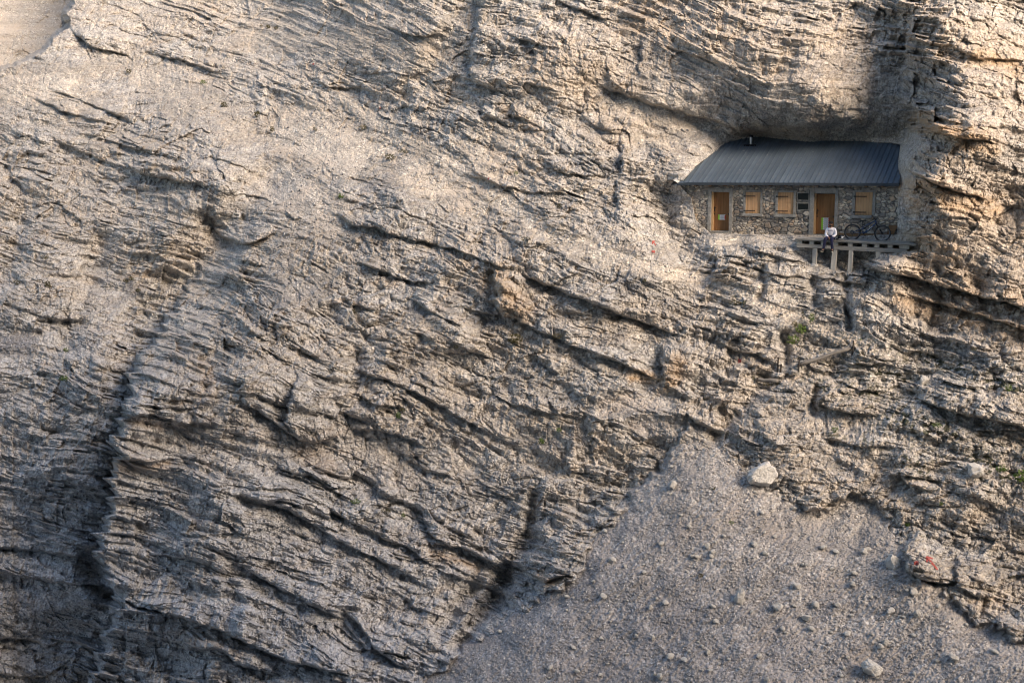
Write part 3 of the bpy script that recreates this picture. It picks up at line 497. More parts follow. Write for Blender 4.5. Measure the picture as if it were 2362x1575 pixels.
# ------------------------------------------------------------------ small mesh helpers
def tag(o, label=None, cat=None, group=None, kind=None):
    if label: o['label'] = label
    if cat: o['category'] = cat
    if group: o['group'] = group
    if kind: o['kind'] = kind
    return o
def empty(name, loc=(0, 0, 0), rz=0, **k):
    o = bpy.data.objects.new(name, None); C.objects.link(o); o.location = loc; o.rotation_euler = (0, 0, rz); o.empty_display_size = .2; return tag(o, **k)
class MB:
    def __init__(s): s.bm = bmesh.new()
    def box(s, x0, x1, y0, y1, z0, z1, jit=0):
        v = [s.bm.verts.new((x+random.uniform(-jit, jit), y+random.uniform(-jit, jit), z+random.uniform(-jit, jit))) for x in (x0, x1) for y in (y0, y1) for z in (z0, z1)]
        for f in ((0, 1, 3, 2), (4, 6, 7, 5), (0, 4, 5, 1), (2, 3, 7, 6), (0, 2, 6, 4), (1, 5, 7, 3)): s.bm.faces.new([v[i] for i in f])
        return s
    def tube(s, pts, r, n=8, cap=True):
        pts = [Vector(p) for p in pts]; rr = r if isinstance(r, (list, tuple)) else [r]*len(pts); rings = []
        for i, p in enumerate(pts):
            t = (pts[min(i+1, len(pts)-1)]-pts[max(i-1, 0)]).normalized(); a = t.cross(Vector((0, 0, 1)) if abs(t.z) < .9 else Vector((0, 1, 0))).normalized(); b = t.cross(a)
            rings.append([s.bm.verts.new(p+(a*math.cos(2*math.pi*k/n)+b*math.sin(2*math.pi*k/n))*rr[i]) for k in range(n)])
        for i in range(len(rings)-1):
            for k in range(n): s.bm.faces.new((rings[i][k], rings[i][(k+1) % n], rings[i+1][(k+1) % n], rings[i+1][k]))
        if cap: s.bm.faces.new(rings[0][::-1]); s.bm.faces.new(rings[-1])
        return s
    def ring(s, c, R, r, n=40, m=8, ax=(0, 1, 0)):
        c = Vector(c); ax = Vector(ax).normalized(); a = ax.orthogonal().normalized(); b = ax.cross(a); g = []
        for i in range(n):
            t = 2*math.pi*i/n; d = a*math.cos(t)+b*math.sin(t)
            g.append([s.bm.verts.new(c+d*(R+r*math.cos(2*math.pi*k/m))+ax*r*math.sin(2*math.pi*k/m)) for k in range(m)])
        for i in range(n):
            for k in range(m): s.bm.faces.new((g[i][k], g[(i+1) % n][k], g[(i+1) % n][(k+1) % m], g[i][(k+1) % m]))
        return s
    def prism(s, poly, y0, y1, fn=None):    # polygon in x,z, extruded along y
        fn = fn or (lambda x, y, z: (x, y, z)); a = [s.bm.verts.new(fn(x, y0, z)) for x, z in poly]; b = [s.bm.verts.new(fn(x, y1, z)) for x, z in poly]; n = len(poly)
        s.bm.faces.new(a); s.bm.faces.new(b[::-1])
        for i in range(n): s.bm.faces.new((a[i], b[i], b[(i+1) % n], a[(i+1) % n]))
        return s
    def ball(s, c, r, sc=(1, 1, 1), sub=2, jit=0):
        o = bmesh.ops.create_icosphere(s.bm, subdivisions=sub, radius=1)
        for v in o['verts']: k = 1+random.uniform(-jit, jit); v.co = Vector((v.co.x*r*sc[0]*k+c[0], v.co.y*r*sc[1]*k+c[1], v.co.z*r*sc[2]*k+c[2]))
        return s
    def build(s, name, mat, parent=None, smooth=False, bevel=0):
        bmesh.ops.recalc_face_normals(s.bm, faces=s.bm.faces); me = bpy.data.meshes.new(name); s.bm.to_mesh(me); s.bm.free()
        if smooth: me.polygons.foreach_set('use_smooth', np.ones(len(me.polygons), bool))
        o = bpy.data.objects.new(name, me); C.objects.link(o); me.materials.append(mat)
        if parent: o.parent = parent
        if bevel: b = o.modifiers.new('bevel', 'BEVEL'); b.width = bevel; b.segments = 2; b.limit_method = 'ANGLE'
        return o
random.seed(4)
# ------------------------------------------------------------------ the hut
hut = empty('mountain_hut', tuple(HO), -TH, label='low stone mountain hut with dark metal roof tucked under the overhanging cliff', cat='hut')
ops = [(-4.24, -3.38, .15, 1.96), (.50, 1.41, .10, 1.92), (-2.62, -1.93, 1.0, 1.97), (-1.13, -.42, 1.0, 1.97), (2.29, 3.02, 1.0, 1.985)]
def facade():
    st = .02; xs = np.arange(-5.75, 4.13, st); zs = np.arange(-.35, 2.36, st); X, Z = np.meshgrid(xs, zs); X = X.astype('f4'); Z = Z.astype('f4')
    wx = X+.05*fbm(X*3, Z*3, 3, 3); wz = Z+.05*fbm(X*3, Z*3, 3, 9)
    f1, f2, c1 = worley(wx/.21, wz/.12, 2); g1, g2, c2 = worley(wx/.36+9, wz/.2+4, 5)
    big = perlin(X*1.1, Z*1.6, 12) > .12
    e = np.where(big, (g2-g1), (f2-f1)); cid = np.where(big, c2, c1); body = sstep(.06, .2, e)
    dep = -.045*body*(.5+cid)-.015*fbm(X*20, Z*20, 3, 8)
    pal = np.array([(.56, .46, .34), (.45, .40, .33), (.62, .54, .42), (.34, .30, .25), (.50, .38, .27), (.28, .25, .22), (.58, .52, .43)]); col = pal[(cid*6.99).astype(int)]
    mort = np.stack([np.full(X.shape, .20), np.full(X.shape, .19), np.full(X.shape, .175)], -1); col = mort*(1-body[..., None])+col*body[..., None]
    stain = sstep(-.15, .35, perlin(X*.9+4, Z*1.3, 31)+.55*perlin(X*4, Z*4, 33)+np.where((X > -3.2) & (X < .4), .28, -.12)+np.where((X > 3), .25, 0))*np.where((X > 1.5) & (X < 2.8) & (Z < 1.9), .25, 1)*sstep(.0, .12, 1-cid*.85)
    stain = stain*np.where(cid > .72, .25, 1)
    col = col*1.25; stain = stain*np.where(X > 2.7, .6, 1); col = col*(1-.6*stain[..., None])+np.array((.10, .098, .095))*.6*stain[..., None]
    plaster = sstep(.1, .3, perlin(X*1.4+8, Z*2, 41))*(Z > 1.5); col = col*(1-.6*plaster[..., None])+np.array((.33, .30, .26))*.6*plaster[..., None]; dep = dep*(1-.5*plaster)
    keep = np.ones(X.shape, bool)
    for a, b_, c_, d_ in ops: keep &= ~((X > a-.03) & (X < b_+.01) & (Z > c_-.03) & (Z < d_+.01))
    ny, nx = X.shape; idx = np.arange(nx*ny).reshape(ny, nx); f = np.stack([idx[:-1, :-1], idx[:-1, 1:], idx[1:, 1:], idx[1:, :-1]], -1)[keep[:-1, :-1]]
    me = bpy.data.meshes.new('wall'); me.from_pydata(np.stack([X, dep, Z], -1).reshape(-1, 3).tolist(), [], f.reshape(-1, 4).tolist()); me.polygons.foreach_set('use_smooth', np.ones(len(me.polygons), bool))
    at = me.attributes.new('stone', 'FLOAT_COLOR', 'POINT'); at.data.foreach_set('color', np.concatenate([col, np.ones(X.shape+(1,))], -1).astype('f4').ravel())
    o = bpy.data.objects.new('wall', me); C.objects.link(o); me.materials.append(M['wall']); o.parent = hut
    # the body of the walls behind the rubble skin
facade()
b = MB()
for x0, x1, z0, z1 in [(-5.7, -4.26, -.3, 2.3), (-3.36, -2.64, -.3, 2.3), (-1.91, -1.15, -.3, 2.3), (-.40, .48, -.3, 2.3), (1.43, 2.27, -.3, 2.3), (3.04, 4.1, -.3, 2.3), (-4.26, -3.36, 1.98, 2.3), (-2.64, -1.91, 1.99, 2.3), (-1.15, -.40, 1.99, 2.3), (.48, 1.43, 1.94, 2.3), (2.27, 3.04, 2.0, 2.3), (-4.26, -3.36, -.3, .13), (.48, 1.43, -.3, .08), (-2.64, -1.91, -.3, .98), (-1.15, -.40, -.3, .98), (2.27, 3.04, -.3, .98)]:
    b.box(x0, x1, .03, .45, z0, z1)
b.box(-5.7, -5.3, .45, 4.2, -.3, 2.3); b.box(3.7, 4.1, .45, 3.6, -.3, 2.3); b.box(-5.3, 3.7, 3.6, 4.0, -.3, 2.3)
b.build('wall_core', M['frame'], hut)
def surround(par, o0, o1, i0, i1, zo0, zo1, zi0, zi1, sill=None):
    f = MB(); f.box(o0, i0, -.075, .12, zo0, zo1, .006); f.box(i1, o1, -.075, .12, zo0, zo1, .006); f.box(i0+.002, i1-.002, -.072, .12, zi1, zo1-.004, .004)
    if not sill: f.box(i0+.002, i1-.002, -.10, .15, zo0, zi0, .004)
    return f.build('frame', M['frame'], par, bevel=.012)
def notice(par, x0, x1, z0, z1, y, rows):
    m = MB(); m.box(x0, x1, y-.008, y, z0, z1); p = m.build('notice', M['white'], par, )
    m = MB(); m.box(x0-.03, x0+.05, y-.012, y-.009, z0, z1); m.build('green_edge', M['green'], p)
    m = MB(); m.box(x1-.03, x1+.02, y-.012, y-.009, z0+(z1-z0)*.15, z0+(z1-z0)*.85); m.build('red_tip', M['red'], p)
    m = MB()
    for k in range(rows): zz = z0+(z1-z0)*(k+.5)/rows; m.box(x0+.08, x1-.06, y-.0125, y-.0095, zz-.006, zz+.006)
    m.build('print_line', M['ink'], p); return p
def door(o0, o1, i0, i1, zo0, zo1, zi0, zi1, notes, lab):
    leaf = MB(); leaf.box(i0+.075, i1-.01, .16, .21, zi0+.01, zi1-.03); d = leaf.build('door', M['door'], hut); tag(d, label=lab)
    surround(d, o0, o1, i0, i1, zo0, zo1, zi0, zi1)
    j = MB(); j.box(i0+.002, i0+.07, .02, .2, zi0+.01, zi1-.01); j.build('jamb', M['jamb'], d)
    zz = zi0+(zi1-zi0)*.44; s = MB(); s.box(i0+.1, i1-.03, .145, .16, zz-.012, zz+.012); s.build('rail', M['brown'], d)
    h = MB(); h.box(i0+.10, i0+.125, .11, .158, zz+.1, zz+.32); h.tube([(i0+.11, .12, zz+.26), (i0+.2, .10, zz+.26)], .012); h.build('handle', M['iron'], d)
    
    for hx in (i0+.1, i1-.1): b_ = MB(); b_.box(hx, hx+.03, .14, .155, zz-.05, zz+.03); b_.build('hinge', M['iron'], d)
    for n_ in notes: notice(d, *n_)
door(-4.41, -3.22, -4.24, -3.38, -.02, 2.13, .15, 1.96, [(-3.93, -3.62, .66, .90, .158, 4)], 'larch door with a single paper notice')
door(.30, 1.56, .50, 1.41, 0.0, 2.18, .10, 1.92, [(.84, 1.14, .30+.09*k+.004, .30+.09*k+.084, .158, 1) for k in range(6)], 'larch door with six stacked trail notices')
def window(o0, o1, i0, i1, zo1, s0, s1, sz0, sz1):
    m = MB(); m.box(i0+.01, i1-.01, -.02, .03, sz1+.01, zo1-.1); sh = m.build('shutter', M['larch'], hut)
    surround(sh, o0, o1, i0, i1, sz1, zo1, sz1, zo1-.09, True)
    m = MB(); m.box(s0, s1, -.13, .1, sz0, sz1-.003, .005); m.build('sill', M['frame'], sh, bevel=.01)
    for z in (sz1+.13, zo1-.28):
        m = MB(); m.box(i0-.05, i0+.47*(i1-i0)/.7, -.09, -.076, z-.02, z+.02); m.tube([(i0-.05, -.085, z-.035), (i0-.05, -.085, z+.035)], .022); m.build('hinge', M['iron'], sh)
window(-2.72, -1.83, -2.62, -1.93, 2.06, -2.78, -1.79, .87, .99); window(-1.24, -.31, -1.13, -.42, 2.06, -1.29, -.27, .85, .99); window(2.16, 3.15, 2.29, 3.02, 2.09, 2.11, 3.02, .86, .99)
for z0, z1, x0, x1 in ((1.63, 1.93, -.235, .255), (1.20, 1.47, -.225, .26)):
    m = MB(); m.box(x0, x1, -.07, -.055, z0, z1); p = m.build('plaque', M['plaque'], hut)
    m = MB()
    for a in ((x0-.03, x0, z0-.03, z1+.03), (x1, x1+.03, z0-.03, z1+.03), (x0, x1, z1, z1+.03), (x0, x1, z0-.03, z0)): m.box(a[0], a[1], -.078, -.02, a[2], a[3])
    m.build('plaque_frame', M['frame'], p)
# roof
RP = R_(22)
def rf(x, d, h=0): return (x, d-h*math.sin(RP), 2.37+(d+.35)*math.tan(RP)+h*math.cos(RP))
outl = [(-5.78,-.42),(-5.62,.2),(-5.60,.82),(-5.58,1.55),(-5.27,2.93),(-5.0,3.7),(-4.73,4.28),(-3.77,4.65),(-3.19,4.76),(-2.29,4.47),(-1.44,4.27),(-.65,4.09),(.16,4.22),(1.44,4.22),(2.97,4.11),(3.64,3.9),(3.74,2.64),(3.86,1.48),(3.98,.59),(4.08,.37),(4.14,-.12),(4.15,-.36),(-5.2,-.36)]
m = MB(); a = [m.bm.verts.new(rf(x, d, 0)) for x, d in outl]; c_ = [m.bm.verts.new(rf(x, d, .045)) for x, d in outl]; m.bm.faces.new(a[::-1]); m.bm.faces.new(c_)
for i in range(len(outl)): j = (i+1) % len(outl); m.bm.faces.new((a[i], a[j], c_[j], c_[i]))
upx = [p[0] for p in outl[2:16]]; upd = [p[1] for p in outl[2:16]]
x = -5.45
while x < 4.1:
    top = np.interp(x, upx, upd) if x < 3.64 else np.interp(x, [3.64, 3.74, 3.86, 3.98, 4.15], [3.9, 2.64, 1.48, .59, -.2])
    v = [m.bm.verts.new(rf(xx, d, h)) for xx in (x-.011, x+.011) for d in (-.355, top-.03) for h in (.04, .085)]
    for f in ((0, 1, 3, 2), (4, 6, 7, 5), (0, 4, 5, 1), (2, 3, 7, 6), (0, 2, 6, 4), (1, 5, 7, 3)): m.bm.faces.new([v[i] for i in f])
    x += .222
roof = m.build('roof', M['metal'], hut)
m = MB(); m.box(-5.2, 4.15, -.42, -.357, 2.28, 2.40); m.box(-5.78, -5.2, -.45, -.40, 2.27, 2.36); m.build('gutter', M['gutter'], roof, bevel=.01)
x = -4.95; 
while x < 4.1: m = MB(); m.box(x-.05, x+.05, -.33, .05, 2.235, 2.335); m.build('rafter', M['brown'], roof); x += .7
m = MB()
fl_ = [(-5.78,-.42)]+outl[1:17]
ang = []
for i, (x, d) in enumerate(fl_):
    x0, d0 = fl_[max(i-1, 0)]; x1, d1 = fl_[min(i+1, len(fl_)-1)]; t = Vector((x1-x0, d1-d0)).normalized(); nn = Vector((-t.y, t.x)); wd = (.13+.05*math.sin(i*2.3)) if d > 3.8 else .22
    ang.append([m.bm.verts.new(rf(x-nn.x*.03, d-nn.y*.03, .05)), m.bm.verts.new(rf(x+nn.x*wd, d+nn.y*wd*1.3, .16)), m.bm.verts.new(rf(x+nn.x*(wd+.15), d+nn.y*(wd+.15), -.12)), m.bm.verts.new(rf(x-nn.x*.03, d-nn.y*.03, -.06))])
for i in range(len(ang)-1):
    for k in range(4): m.bm.faces.new((ang[i][k], ang[i][(k+1) % 4], ang[i+1][(k+1) % 4], ang[i+1][k]))
m.build('mortar_flashing', M['mortar'], roof, smooth=True)
cxx, cd = -3.46, 3.82; cz = rf(cxx, cd)[2]
m = MB(); m.tube([(cxx, cd, cz-.1), (cxx, cd, cz+.42)], .075, 14); ch = m.build('chimney', M['steel'], roof, smooth=False)
m = MB(); m.tube([(cxx, cd, cz+.43), (cxx, cd, cz+.50)], [.10, .06], 14); m.tube([(cxx, cd, cz+.38), (cxx, cd, cz+.435)], .09, 14); m.build('cap', M['iron'], ch)
m = MB(); v = [m.bm.verts.new(rf(cxx+a_, cd+b_, h)) for a_ in (-.3, .3) for b_ in (-.22, -.16) for h in (.05, .12)]
for f in ((0, 1, 3, 2), (4, 6, 7, 5), (0, 4, 5, 1), (2, 3, 7, 6), (0, 2, 6, 4), (1, 5, 7, 3)): m.bm.faces.new([v[i] for i in f])
m.build('base_plate', M['iron'], ch)
# loose wall capping at the lower left corner: pale mortar ramp
# ------------------------------------------------------------------ the deck
DF = -1.5
dk = empty('wooden_deck', tuple(HO), -TH, label='weathered grey plank deck standing on four posts before the hut door', cat='deck')
dz = lambda s: .035-.021*s
def sk(x, y, z): return (x, y, z+dz(x))
m = MB(); yy = DF; k = 0
while yy < -.42:
    w_ = .19; x0 = .02-.12*(yy-DF)/1.05+random.uniform(-.02, .02)+(.3*(yy-DF) if 1 else 0); x1 = 5.12+random.uniform(-.06, .06)-.55*(yy-DF)
    m.prism([(x0, -.055), (x1, -.055), (x1, 0), (x0, 0)], yy+.006, yy+w_-.006, sk); yy += w_; k += 1
m.build('planks', M['greyw'], dk)
m = MB(); m.prism([(.0, -.095), (5.1, -.095), (5.1, -.058), (.0, -.058)], DF+.03, DF+.08, sk); m.build('edge_board', M['greyw'], dk)
for s_ in [.22, .74, 1.24, 1.77, 2.39, 2.98, 3.5, 4.04, 4.62]:
    wj = .10 if s_ < 4.5 else .2
    m = MB(); m.prism([(s_-wj, -.245), (s_+wj, -.245), (s_+wj, -.096), (s_-wj, -.096)], DF+.10, -.3, sk); m.build('joist', M['greyv'], dk)
m = MB(); m.prism([(.10, -.40), (1.80, -.40), (1.80, -.248), (.10, -.248)], DF+.05, DF+.22, sk); m.build('beam', M['greyw'], dk)
m = MB(); m.prism([(1.72, -.42), (4.74, -.42), (4.74, -.256), (1.72, -.256)], DF+.02, DF+.19, sk); m.build('beam', M['greyw'], dk)
for s_, zb, wd, lean in ((.90, -1.12, .095, -.03), (1.75, -1.42, .105, -.07), (2.44, -1.42, .09, -.04), (3.57, -.80, .10, .03)):
    m = MB(); m.prism([(s_-wd+lean, zb-.25), (s_+wd+lean, zb-.25), (s_+wd, -.42+dz(s_)), (s_-wd, -.42+dz(s_))], DF+.03, DF+.21); m.build('post', M['greyv'], dk, bevel=.012)
    m = MB(); m.ball((s_+lean, DF+.12, zb-.06), .17, (1.2, 1.1, .8), 2, .12); m.build('footing', M['mortar'], dk)
hm = hut.matrix_basis
def H(x, y, z): v = Matrix.Rotation(-TH, 4, 'Z') @ Vector((x, y, z)); return v+Vector(HO)
# boards stored along the wall
o = empty('long_board', tuple(H(2.9, -.1, 0)), -TH, label='long brown board on edge along the foot of the wall behind the bicycle', cat='board')
m = MB(); m.box(-1.25, 1.2, -.06, -.015, -.04, .2, .006); m.build('board', M['brown'], o)
o = empty('corner_board', tuple(H(4.0, -.25, 0)), -TH, label='triangular brown board wedged between wall and rock beside the front wheel', cat='board')
m = MB(); m.prism([(-.32, -.05), (-.10, -.05), (.16, .58), (-.20, .60)], -.06, -.01); m.build('board', M['brown'], o)
o = empty('loose_plank', tuple(H(4.15, -1.15, dz(4.1)+.005)), -TH, label='grey loose plank lying on the right end of the deck', cat='plank')
m = MB(); m.prism([(-.75, -.0), (.68, -.03), (.68, .03), (-.75, .045)], -.12, .08); m.build('plank', M['greyw'], o)
# ------------------------------------------------------------------ person
def skin_obj(name, V, E, Rr, mat, parent=None, sub=2, root=0):
    me = bpy.data.meshes.new(name); me.from_pydata([tuple(v) for v in V], E, []); o = bpy.data.objects.new(name, me); C.objects.link(o)
    sk_ = o.modifiers.new('skin', 'SKIN'); sk_.use_smooth_shade = True; sk_.branch_smoothing = .6
    for i, r in enumerate(Rr): me.skin_vertices[0].data[i].radius = (r, r) if not isinstance(r, tuple) else r
    me.skin_vertices[0].data[root].use_root = True
    s = o.modifiers.new('sub', 'SUBSURF'); s.levels = sub; s.render_levels = sub
    dg = bpy.context.evaluated_depsgraph_get(); dg.update(); ne = bpy.data.meshes.new_from_object(o.evaluated_get(dg)); o.modifiers.clear(); o.data = ne; ne.materials.clear(); ne.materials.append(mat)
    ne.polygons.foreach_set('use_smooth', np.ones(len(ne.polygons), bool))
    if parent: o.parent = parent
    return o
M['skin'] = simple('skin', (.36, .19, .12), .55); M['hair'] = simple('black_hair', (.012, .010, .009), .7, .3, 40); M['shirt'] = simple('white_sweatshirt', (.82, .80, .84), .85, .05, 9, bump=.01)
M['navy'] = simple('navy_trousers', (.012, .014, .045), .85, .2, 12); M['shoe'] = simple('black_shoe', (.015, .015, .017), .6); M['sole'] = simple('cream_sole', (.62, .57, .45), .6); M['shirtprint'] = simple('navy_print', (.05, .055, .16), .7)
# local frame: x along the deck, y into the hut, z up; origin on the deck edge under the seat
pv = {'pelvis': (0, .10, .11), 'belly': (0, .10, .25), 'chest': (0, .04, .42), 'neckb': (0, .0, .52), 'neck': (0, -.03, .58), 'head': (0, -.06, .66), 'crown': (0, -.055, .765),
 'shl': (-.165, .03, .475), 'ell': (-.215, .0, .22), 'wrl': (-.075, -.17, .12), 'hal': (-.03, -.22, .09), 'shr': (.165, .03, .475), 'elr': (.22, .0, .22), 'wrr': (.08, -.17, .115), 'har': (.03, -.22, .085),
 'hipl': (-.09, .06, .09), 'knl': (-.155, -.36, .07), 'anl': (-.225, -.33, -.39), 'tol': (-.30, -.47, -.45), 'hipr': (.09, .06, .09), 'knr': (.125, -.36, .07), 'anr': (.145, -.33, -.39), 'tor': (.175, -.47, -.46)}
nm = list(pv); ix = {k: i for i, k in enumerate(nm)}
def ed(s): return [(ix[a], ix[b_]) for a, b_ in s]
rad = dict(pelvis=.13, belly=.12, chest=.14, neckb=.07, neck=.05, head=.078, crown=.06, shl=.06, ell=.042, wrl=.03, hal=.032, shr=.06, elr=.042, wrr=.03, har=.032, hipl=.085, knl=.055, anl=.030, tol=.010, hipr=.085, knr=.055, anr=.030, tor=.010)
Eall = ed([('pelvis','belly'),('belly','chest'),('chest','neckb'),('neckb','neck'),('neck','head'),('head','crown'),('chest','shl'),('shl','ell'),('ell','wrl'),('wrl','hal'),('chest','shr'),('shr','elr'),('elr','wrr'),('wrr','har'),('pelvis','hipl'),('hipl','knl'),('knl','anl'),('anl','tol'),('pelvis','hipr'),('hipr','knr'),('knr','anr'),('anr','tor')])
V = [pv[k] for k in nm]; Rr = [rad[k]*.93 for k in nm]
for side in (-1, 1):      # fingers
    hb = V[ix['hal' if side < 0 else 'har']]; bi = ix['hal' if side < 0 else 'har']
    for k in range(5):
        ln = [.05, .065, .07, .065, .05][k]; off = (k-2)*.017
        d = Vector((-side*.35, -.7, -.55)).normalized() if k else Vector((-side*.9, -.2, .1)).normalized()
        p1 = Vector(hb)+Vector((-side*.005+off*side*.5, off*.3, -off))*1.+d*.02; p2 = p1+d*ln*.55; p3 = p2+Vector((-side*.6, -.2, -.75)).normalized()*ln*.5
        n0 = len(V); V += [tuple(p1), tuple(p2), tuple(p3)]; Rr += [.0095, .0085, .007]; Eall += [(bi, n0), (n0, n0+1), (n0+1, n0+2)]
person = skin_obj('person', V, Eall, Rr, M['skin']); person.location = H(1.56, DF+.03, dz(1.56)); person.rotation_euler = (0, 0, -TH)
tag(person, 'bearded man in white sweatshirt and navy trousers sitting on the deck edge looking down', 'person')
def sub(names, edges, scale, nm_, mat, extra=None, root=0):
    ids = {k: i for i, k in enumerate(names)}; vv = [pv[k] for k in names]
    rr_ = [(extra or {}).get(k, rad[k]*scale) for k in names]
    return skin_obj(nm_, vv, [(ids[a], ids[b_]) for a, b_ in edges], rr_, mat, person, 2, root)
shirt = sub(['pelvis','belly','chest','neckb','shl','ell','wrl','shr','elr','wrr'], [('pelvis','belly'),('belly','chest'),('chest','neckb'),('chest','shl'),('shl','ell'),('ell','wrl'),('chest','shr'),('shr','elr'),('elr','wrr')], 1.22, 'sweatshirt', M['shirt'], dict(pelvis=(.165, .135), belly=(.165, .135), chest=(.175, .14), neckb=.075, wrl=.045, wrr=.045, ell=.06, elr=.06, shl=.08, shr=.08))
trs = sub(['pelvis','hipl','knl','anl','hipr','knr','anr'], [('pelvis','hipl'),('hipl','knl'),('knl','anl'),('pelvis','hipr'),('hipr','knr'),('knr','anr')], 1.25, 'trousers', M['navy'], dict(pelvis=.135, hipl=.10, hipr=.10, knl=.078, knr=.078, anl=.055, anr=.055))
m = MB(); m.box(-.095, .095, -.145, -.128, .385, .43); pr = m.build('chest_print', M['shirtprint'], shirt)
m = MB()
for k in range(9): xx = -.08+k*.019; m.box(xx, xx+.008+.004*(k % 2), -.148, -.146, .396, .420)
m.build('print_letters', M['shirt'], pr)
m = MB(); m.ball((0, -.035, .735), .098, (.95, 1.05, .8), 3, .03); m.build('hair', M['hair'], person, True)
m = MB(); m.ball((0, -.105, .615), .058, (1.1, .75, .8), 2, .05); m.build('beard', M['hair'], person, True)
m = MB(); m.ball((0, -.142, .675), .014, (.9, 1.2, 1.3), 2); m.build('nose', M['skin'], person, True)
for s_ in (-1, 1): m = MB(); m.ball((s_*.076, -.05, .68), .018, (.5, .8, 1.3), 1); m.build('ear', M['skin'], person, True)
for s_ in (-1, 1): m = MB(); m.ball((s_*.03, -.128, .695), .009, (1.4, .6, .5), 1); m.build('eye', M['hair'], person)
for nm1, a, t in (('l', 'anl', 'tol'), ('r', 'anr', 'tor')):
    A_ = Vector(pv[a]); T_ = Vector(pv[t]); heel = A_+Vector((0, .05, -.07)); s_ = skin_obj('shoe', [A_+Vector((0, 0, -.01)), heel, (heel+T_)/2+Vector((0, 0, .0)), T_], [(0, 1), (1, 2), (2, 3)], [.052, .056, .056, .044], M['shoe'], person, 2, 1)
    d = (T_-heel); so_ = skin_obj('sole', [heel+Vector((0, 0, -.035)), (heel+T_)/2+Vector((0, 0, -.035)), T_+d.normalized()*.02+Vector((0, 0, -.022))], [(0, 1), (1, 2)], [(.046, .018), (.05, .018), (.042, .016)], M['sole'], s_, 1, 0)
# ------------------------------------------------------------------ bicycle
M['blue'] = simple('blue_frame_paint', (.025, .055, .14), .3, spec=.6); M['tyre'] = simple('dusty_tyre', (.055, .052, .05), .95, .3, 30); M['alloy'] = simple('grey_alloy', (.30, .30, .31), .35, metal=1); M['blk'] = simple('black_parts', (.012, .012, .013), .45)
bk = empty('mountain_bike', tuple(H(0, -.62, dz(2.9)+.005)), -TH, label='blue full suspension mountain bike leaning by the right window', cat='bicycle')
bk.rotation_euler = (R_(-5), R_(1.2), -TH)
RH, FH = Vector((2.31, 0, .352)), Vector((3.58, 0, .352)); 
def wheel(c, steer=0):
    e = empty('wheel'); e.parent = bk; ax = (math.sin(steer), math.cos(steer), 0)
    MB().ring(c, .326, .033, 48, 10, ax).build('tyre', M['tyre'], e, True); MB().ring(c, .298, .012, 48, 6, ax).build('rim', M['alloy'], e, True)
    m = MB(); a = Vector(ax); 
    for k in range(28):
        t = 2*math.pi*k/28; d = Vector((math.cos(t)*math.cos(steer), -math.cos(t)*math.sin(steer), math.sin(t))); m.tube([c+a*.03*(1 if k % 2 else -1)+d*.02, c+d*.292], .0018, 4)
    m.build('spokes', M['alloy'], e); m = MB(); m.tube([c-a*.06, c+a*.06], .024, 10); m.build('hub', M['blk'], e); m = MB(); m.ring(c-a*.045, .085, .008, 24, 4, ax); m.build('brake_disc', M['alloy'], e); return e
wheel(RH); wheel(FH, .12)
BB = Vector((2.76, 0, .335)); HT, HB = Vector((3.235, 0, .90)), Vector((3.285, 0, .785))
m = MB(); m.tube([HT, HB], .028); m.tube([BB, (2.86, 0, .37), (2.98, 0, .47), HB], [.034, .036, .036, .03], 10); m.tube([(2.735, 0, .60), (2.95, 0, .72), HT+Vector((0, 0, -.02))], [.022, .024, .024], 10); m.tube([BB, (2.735, 0, .60)], .022, 10)
m.build('frame', M['blue'], bk, True)
m = MB()
for s_ in (-.05, .05): m.tube([RH+Vector((0, s_, 0)), Vector((2.5, s_, .43)), Vector((2.72, s_*.5, .53))], .014); m.tube([RH+Vector((0, s_, 0)), BB+Vector((-.02, s_*.6, 0))], .013)
m.tube([(2.72, 0, .53), (2.8, 0, .52)], .02); m.build('swingarm', M['blue'], bk, True)
m = MB(); m.tube([(2.79, 0, .53), (2.87, 0, .585)], .026); m.tube([(2.87, 0, .585), (2.99, 0, .665)], .014); m.build('shock', M['blk'], bk)
m = MB(); m.prism([(2.93, .455), (3.14, .655), (3.155, .64), (2.945, .44)], -.040, -.037); m.build('decal', M['white'], bk)
m = MB()
for s_ in (-.06, .06): m.tube([HB+Vector((0, s_, -.04)), HB+Vector((.13, s_, -.22)), FH+Vector((0, s_, 0))], [.018, .024, .022])
m.tube([HB+Vector((0, -.07, -.03)), HB+Vector((0, .07, -.03))], .022); m.tube([HB, HT+Vector((-.01, 0, .03))], .018); m.build('fork', M['blk'], bk)
m = MB(); m.box(3.415, 3.44, -.088, -.084, .50, .58); m.build('fork_sticker', M['white'], bk)
m = MB(); m.tube([HT+Vector((-.01, 0, .03)), HT+Vector((.04, 0, .05))], .02); m.tube([(3.24, -.37, .965), (3.28, -.1, .95), (3.28, .1, .95), (3.24, .37, .965)], .014); m.tube([(3.24, -.38, .965), (3.245, -.25, .962)], .019); m.tube([(3.24, .38, .965), (3.245, .25, .962)], .019); m.tube([(3.26, -.22, .96), (3.33, -.30, .93)], .008); m.build('handlebar', M['blk'], bk)
m = MB(); m.tube([(2.735, 0, .58), (2.70, 0, .84)], .014); m.build('seatpost', M['blk'], bk)
m = MB(); m.ball((2.70, 0, .865), .13, (1.0, .38, .16), 2); m.ball((2.80, 0, .865), .06, (1.1, .4, .25), 2); m.build('saddle', M['blk'], bk, True)
m = MB(); m.ring(BB+Vector((0, -.06, 0)), .07, .008, 20, 4); m.tube([BB+Vector((0, -.08, 0)), BB+Vector((.12, -.09, -.12))], .011); m.tube([BB+Vector((0, .08, 0)), BB+Vector((-.12, .09, .12))], .011); m.box(2.83, 2.93, -.16, -.09, .195, .215); m.box(2.59, 2.69, .09, .16, .445, .465)
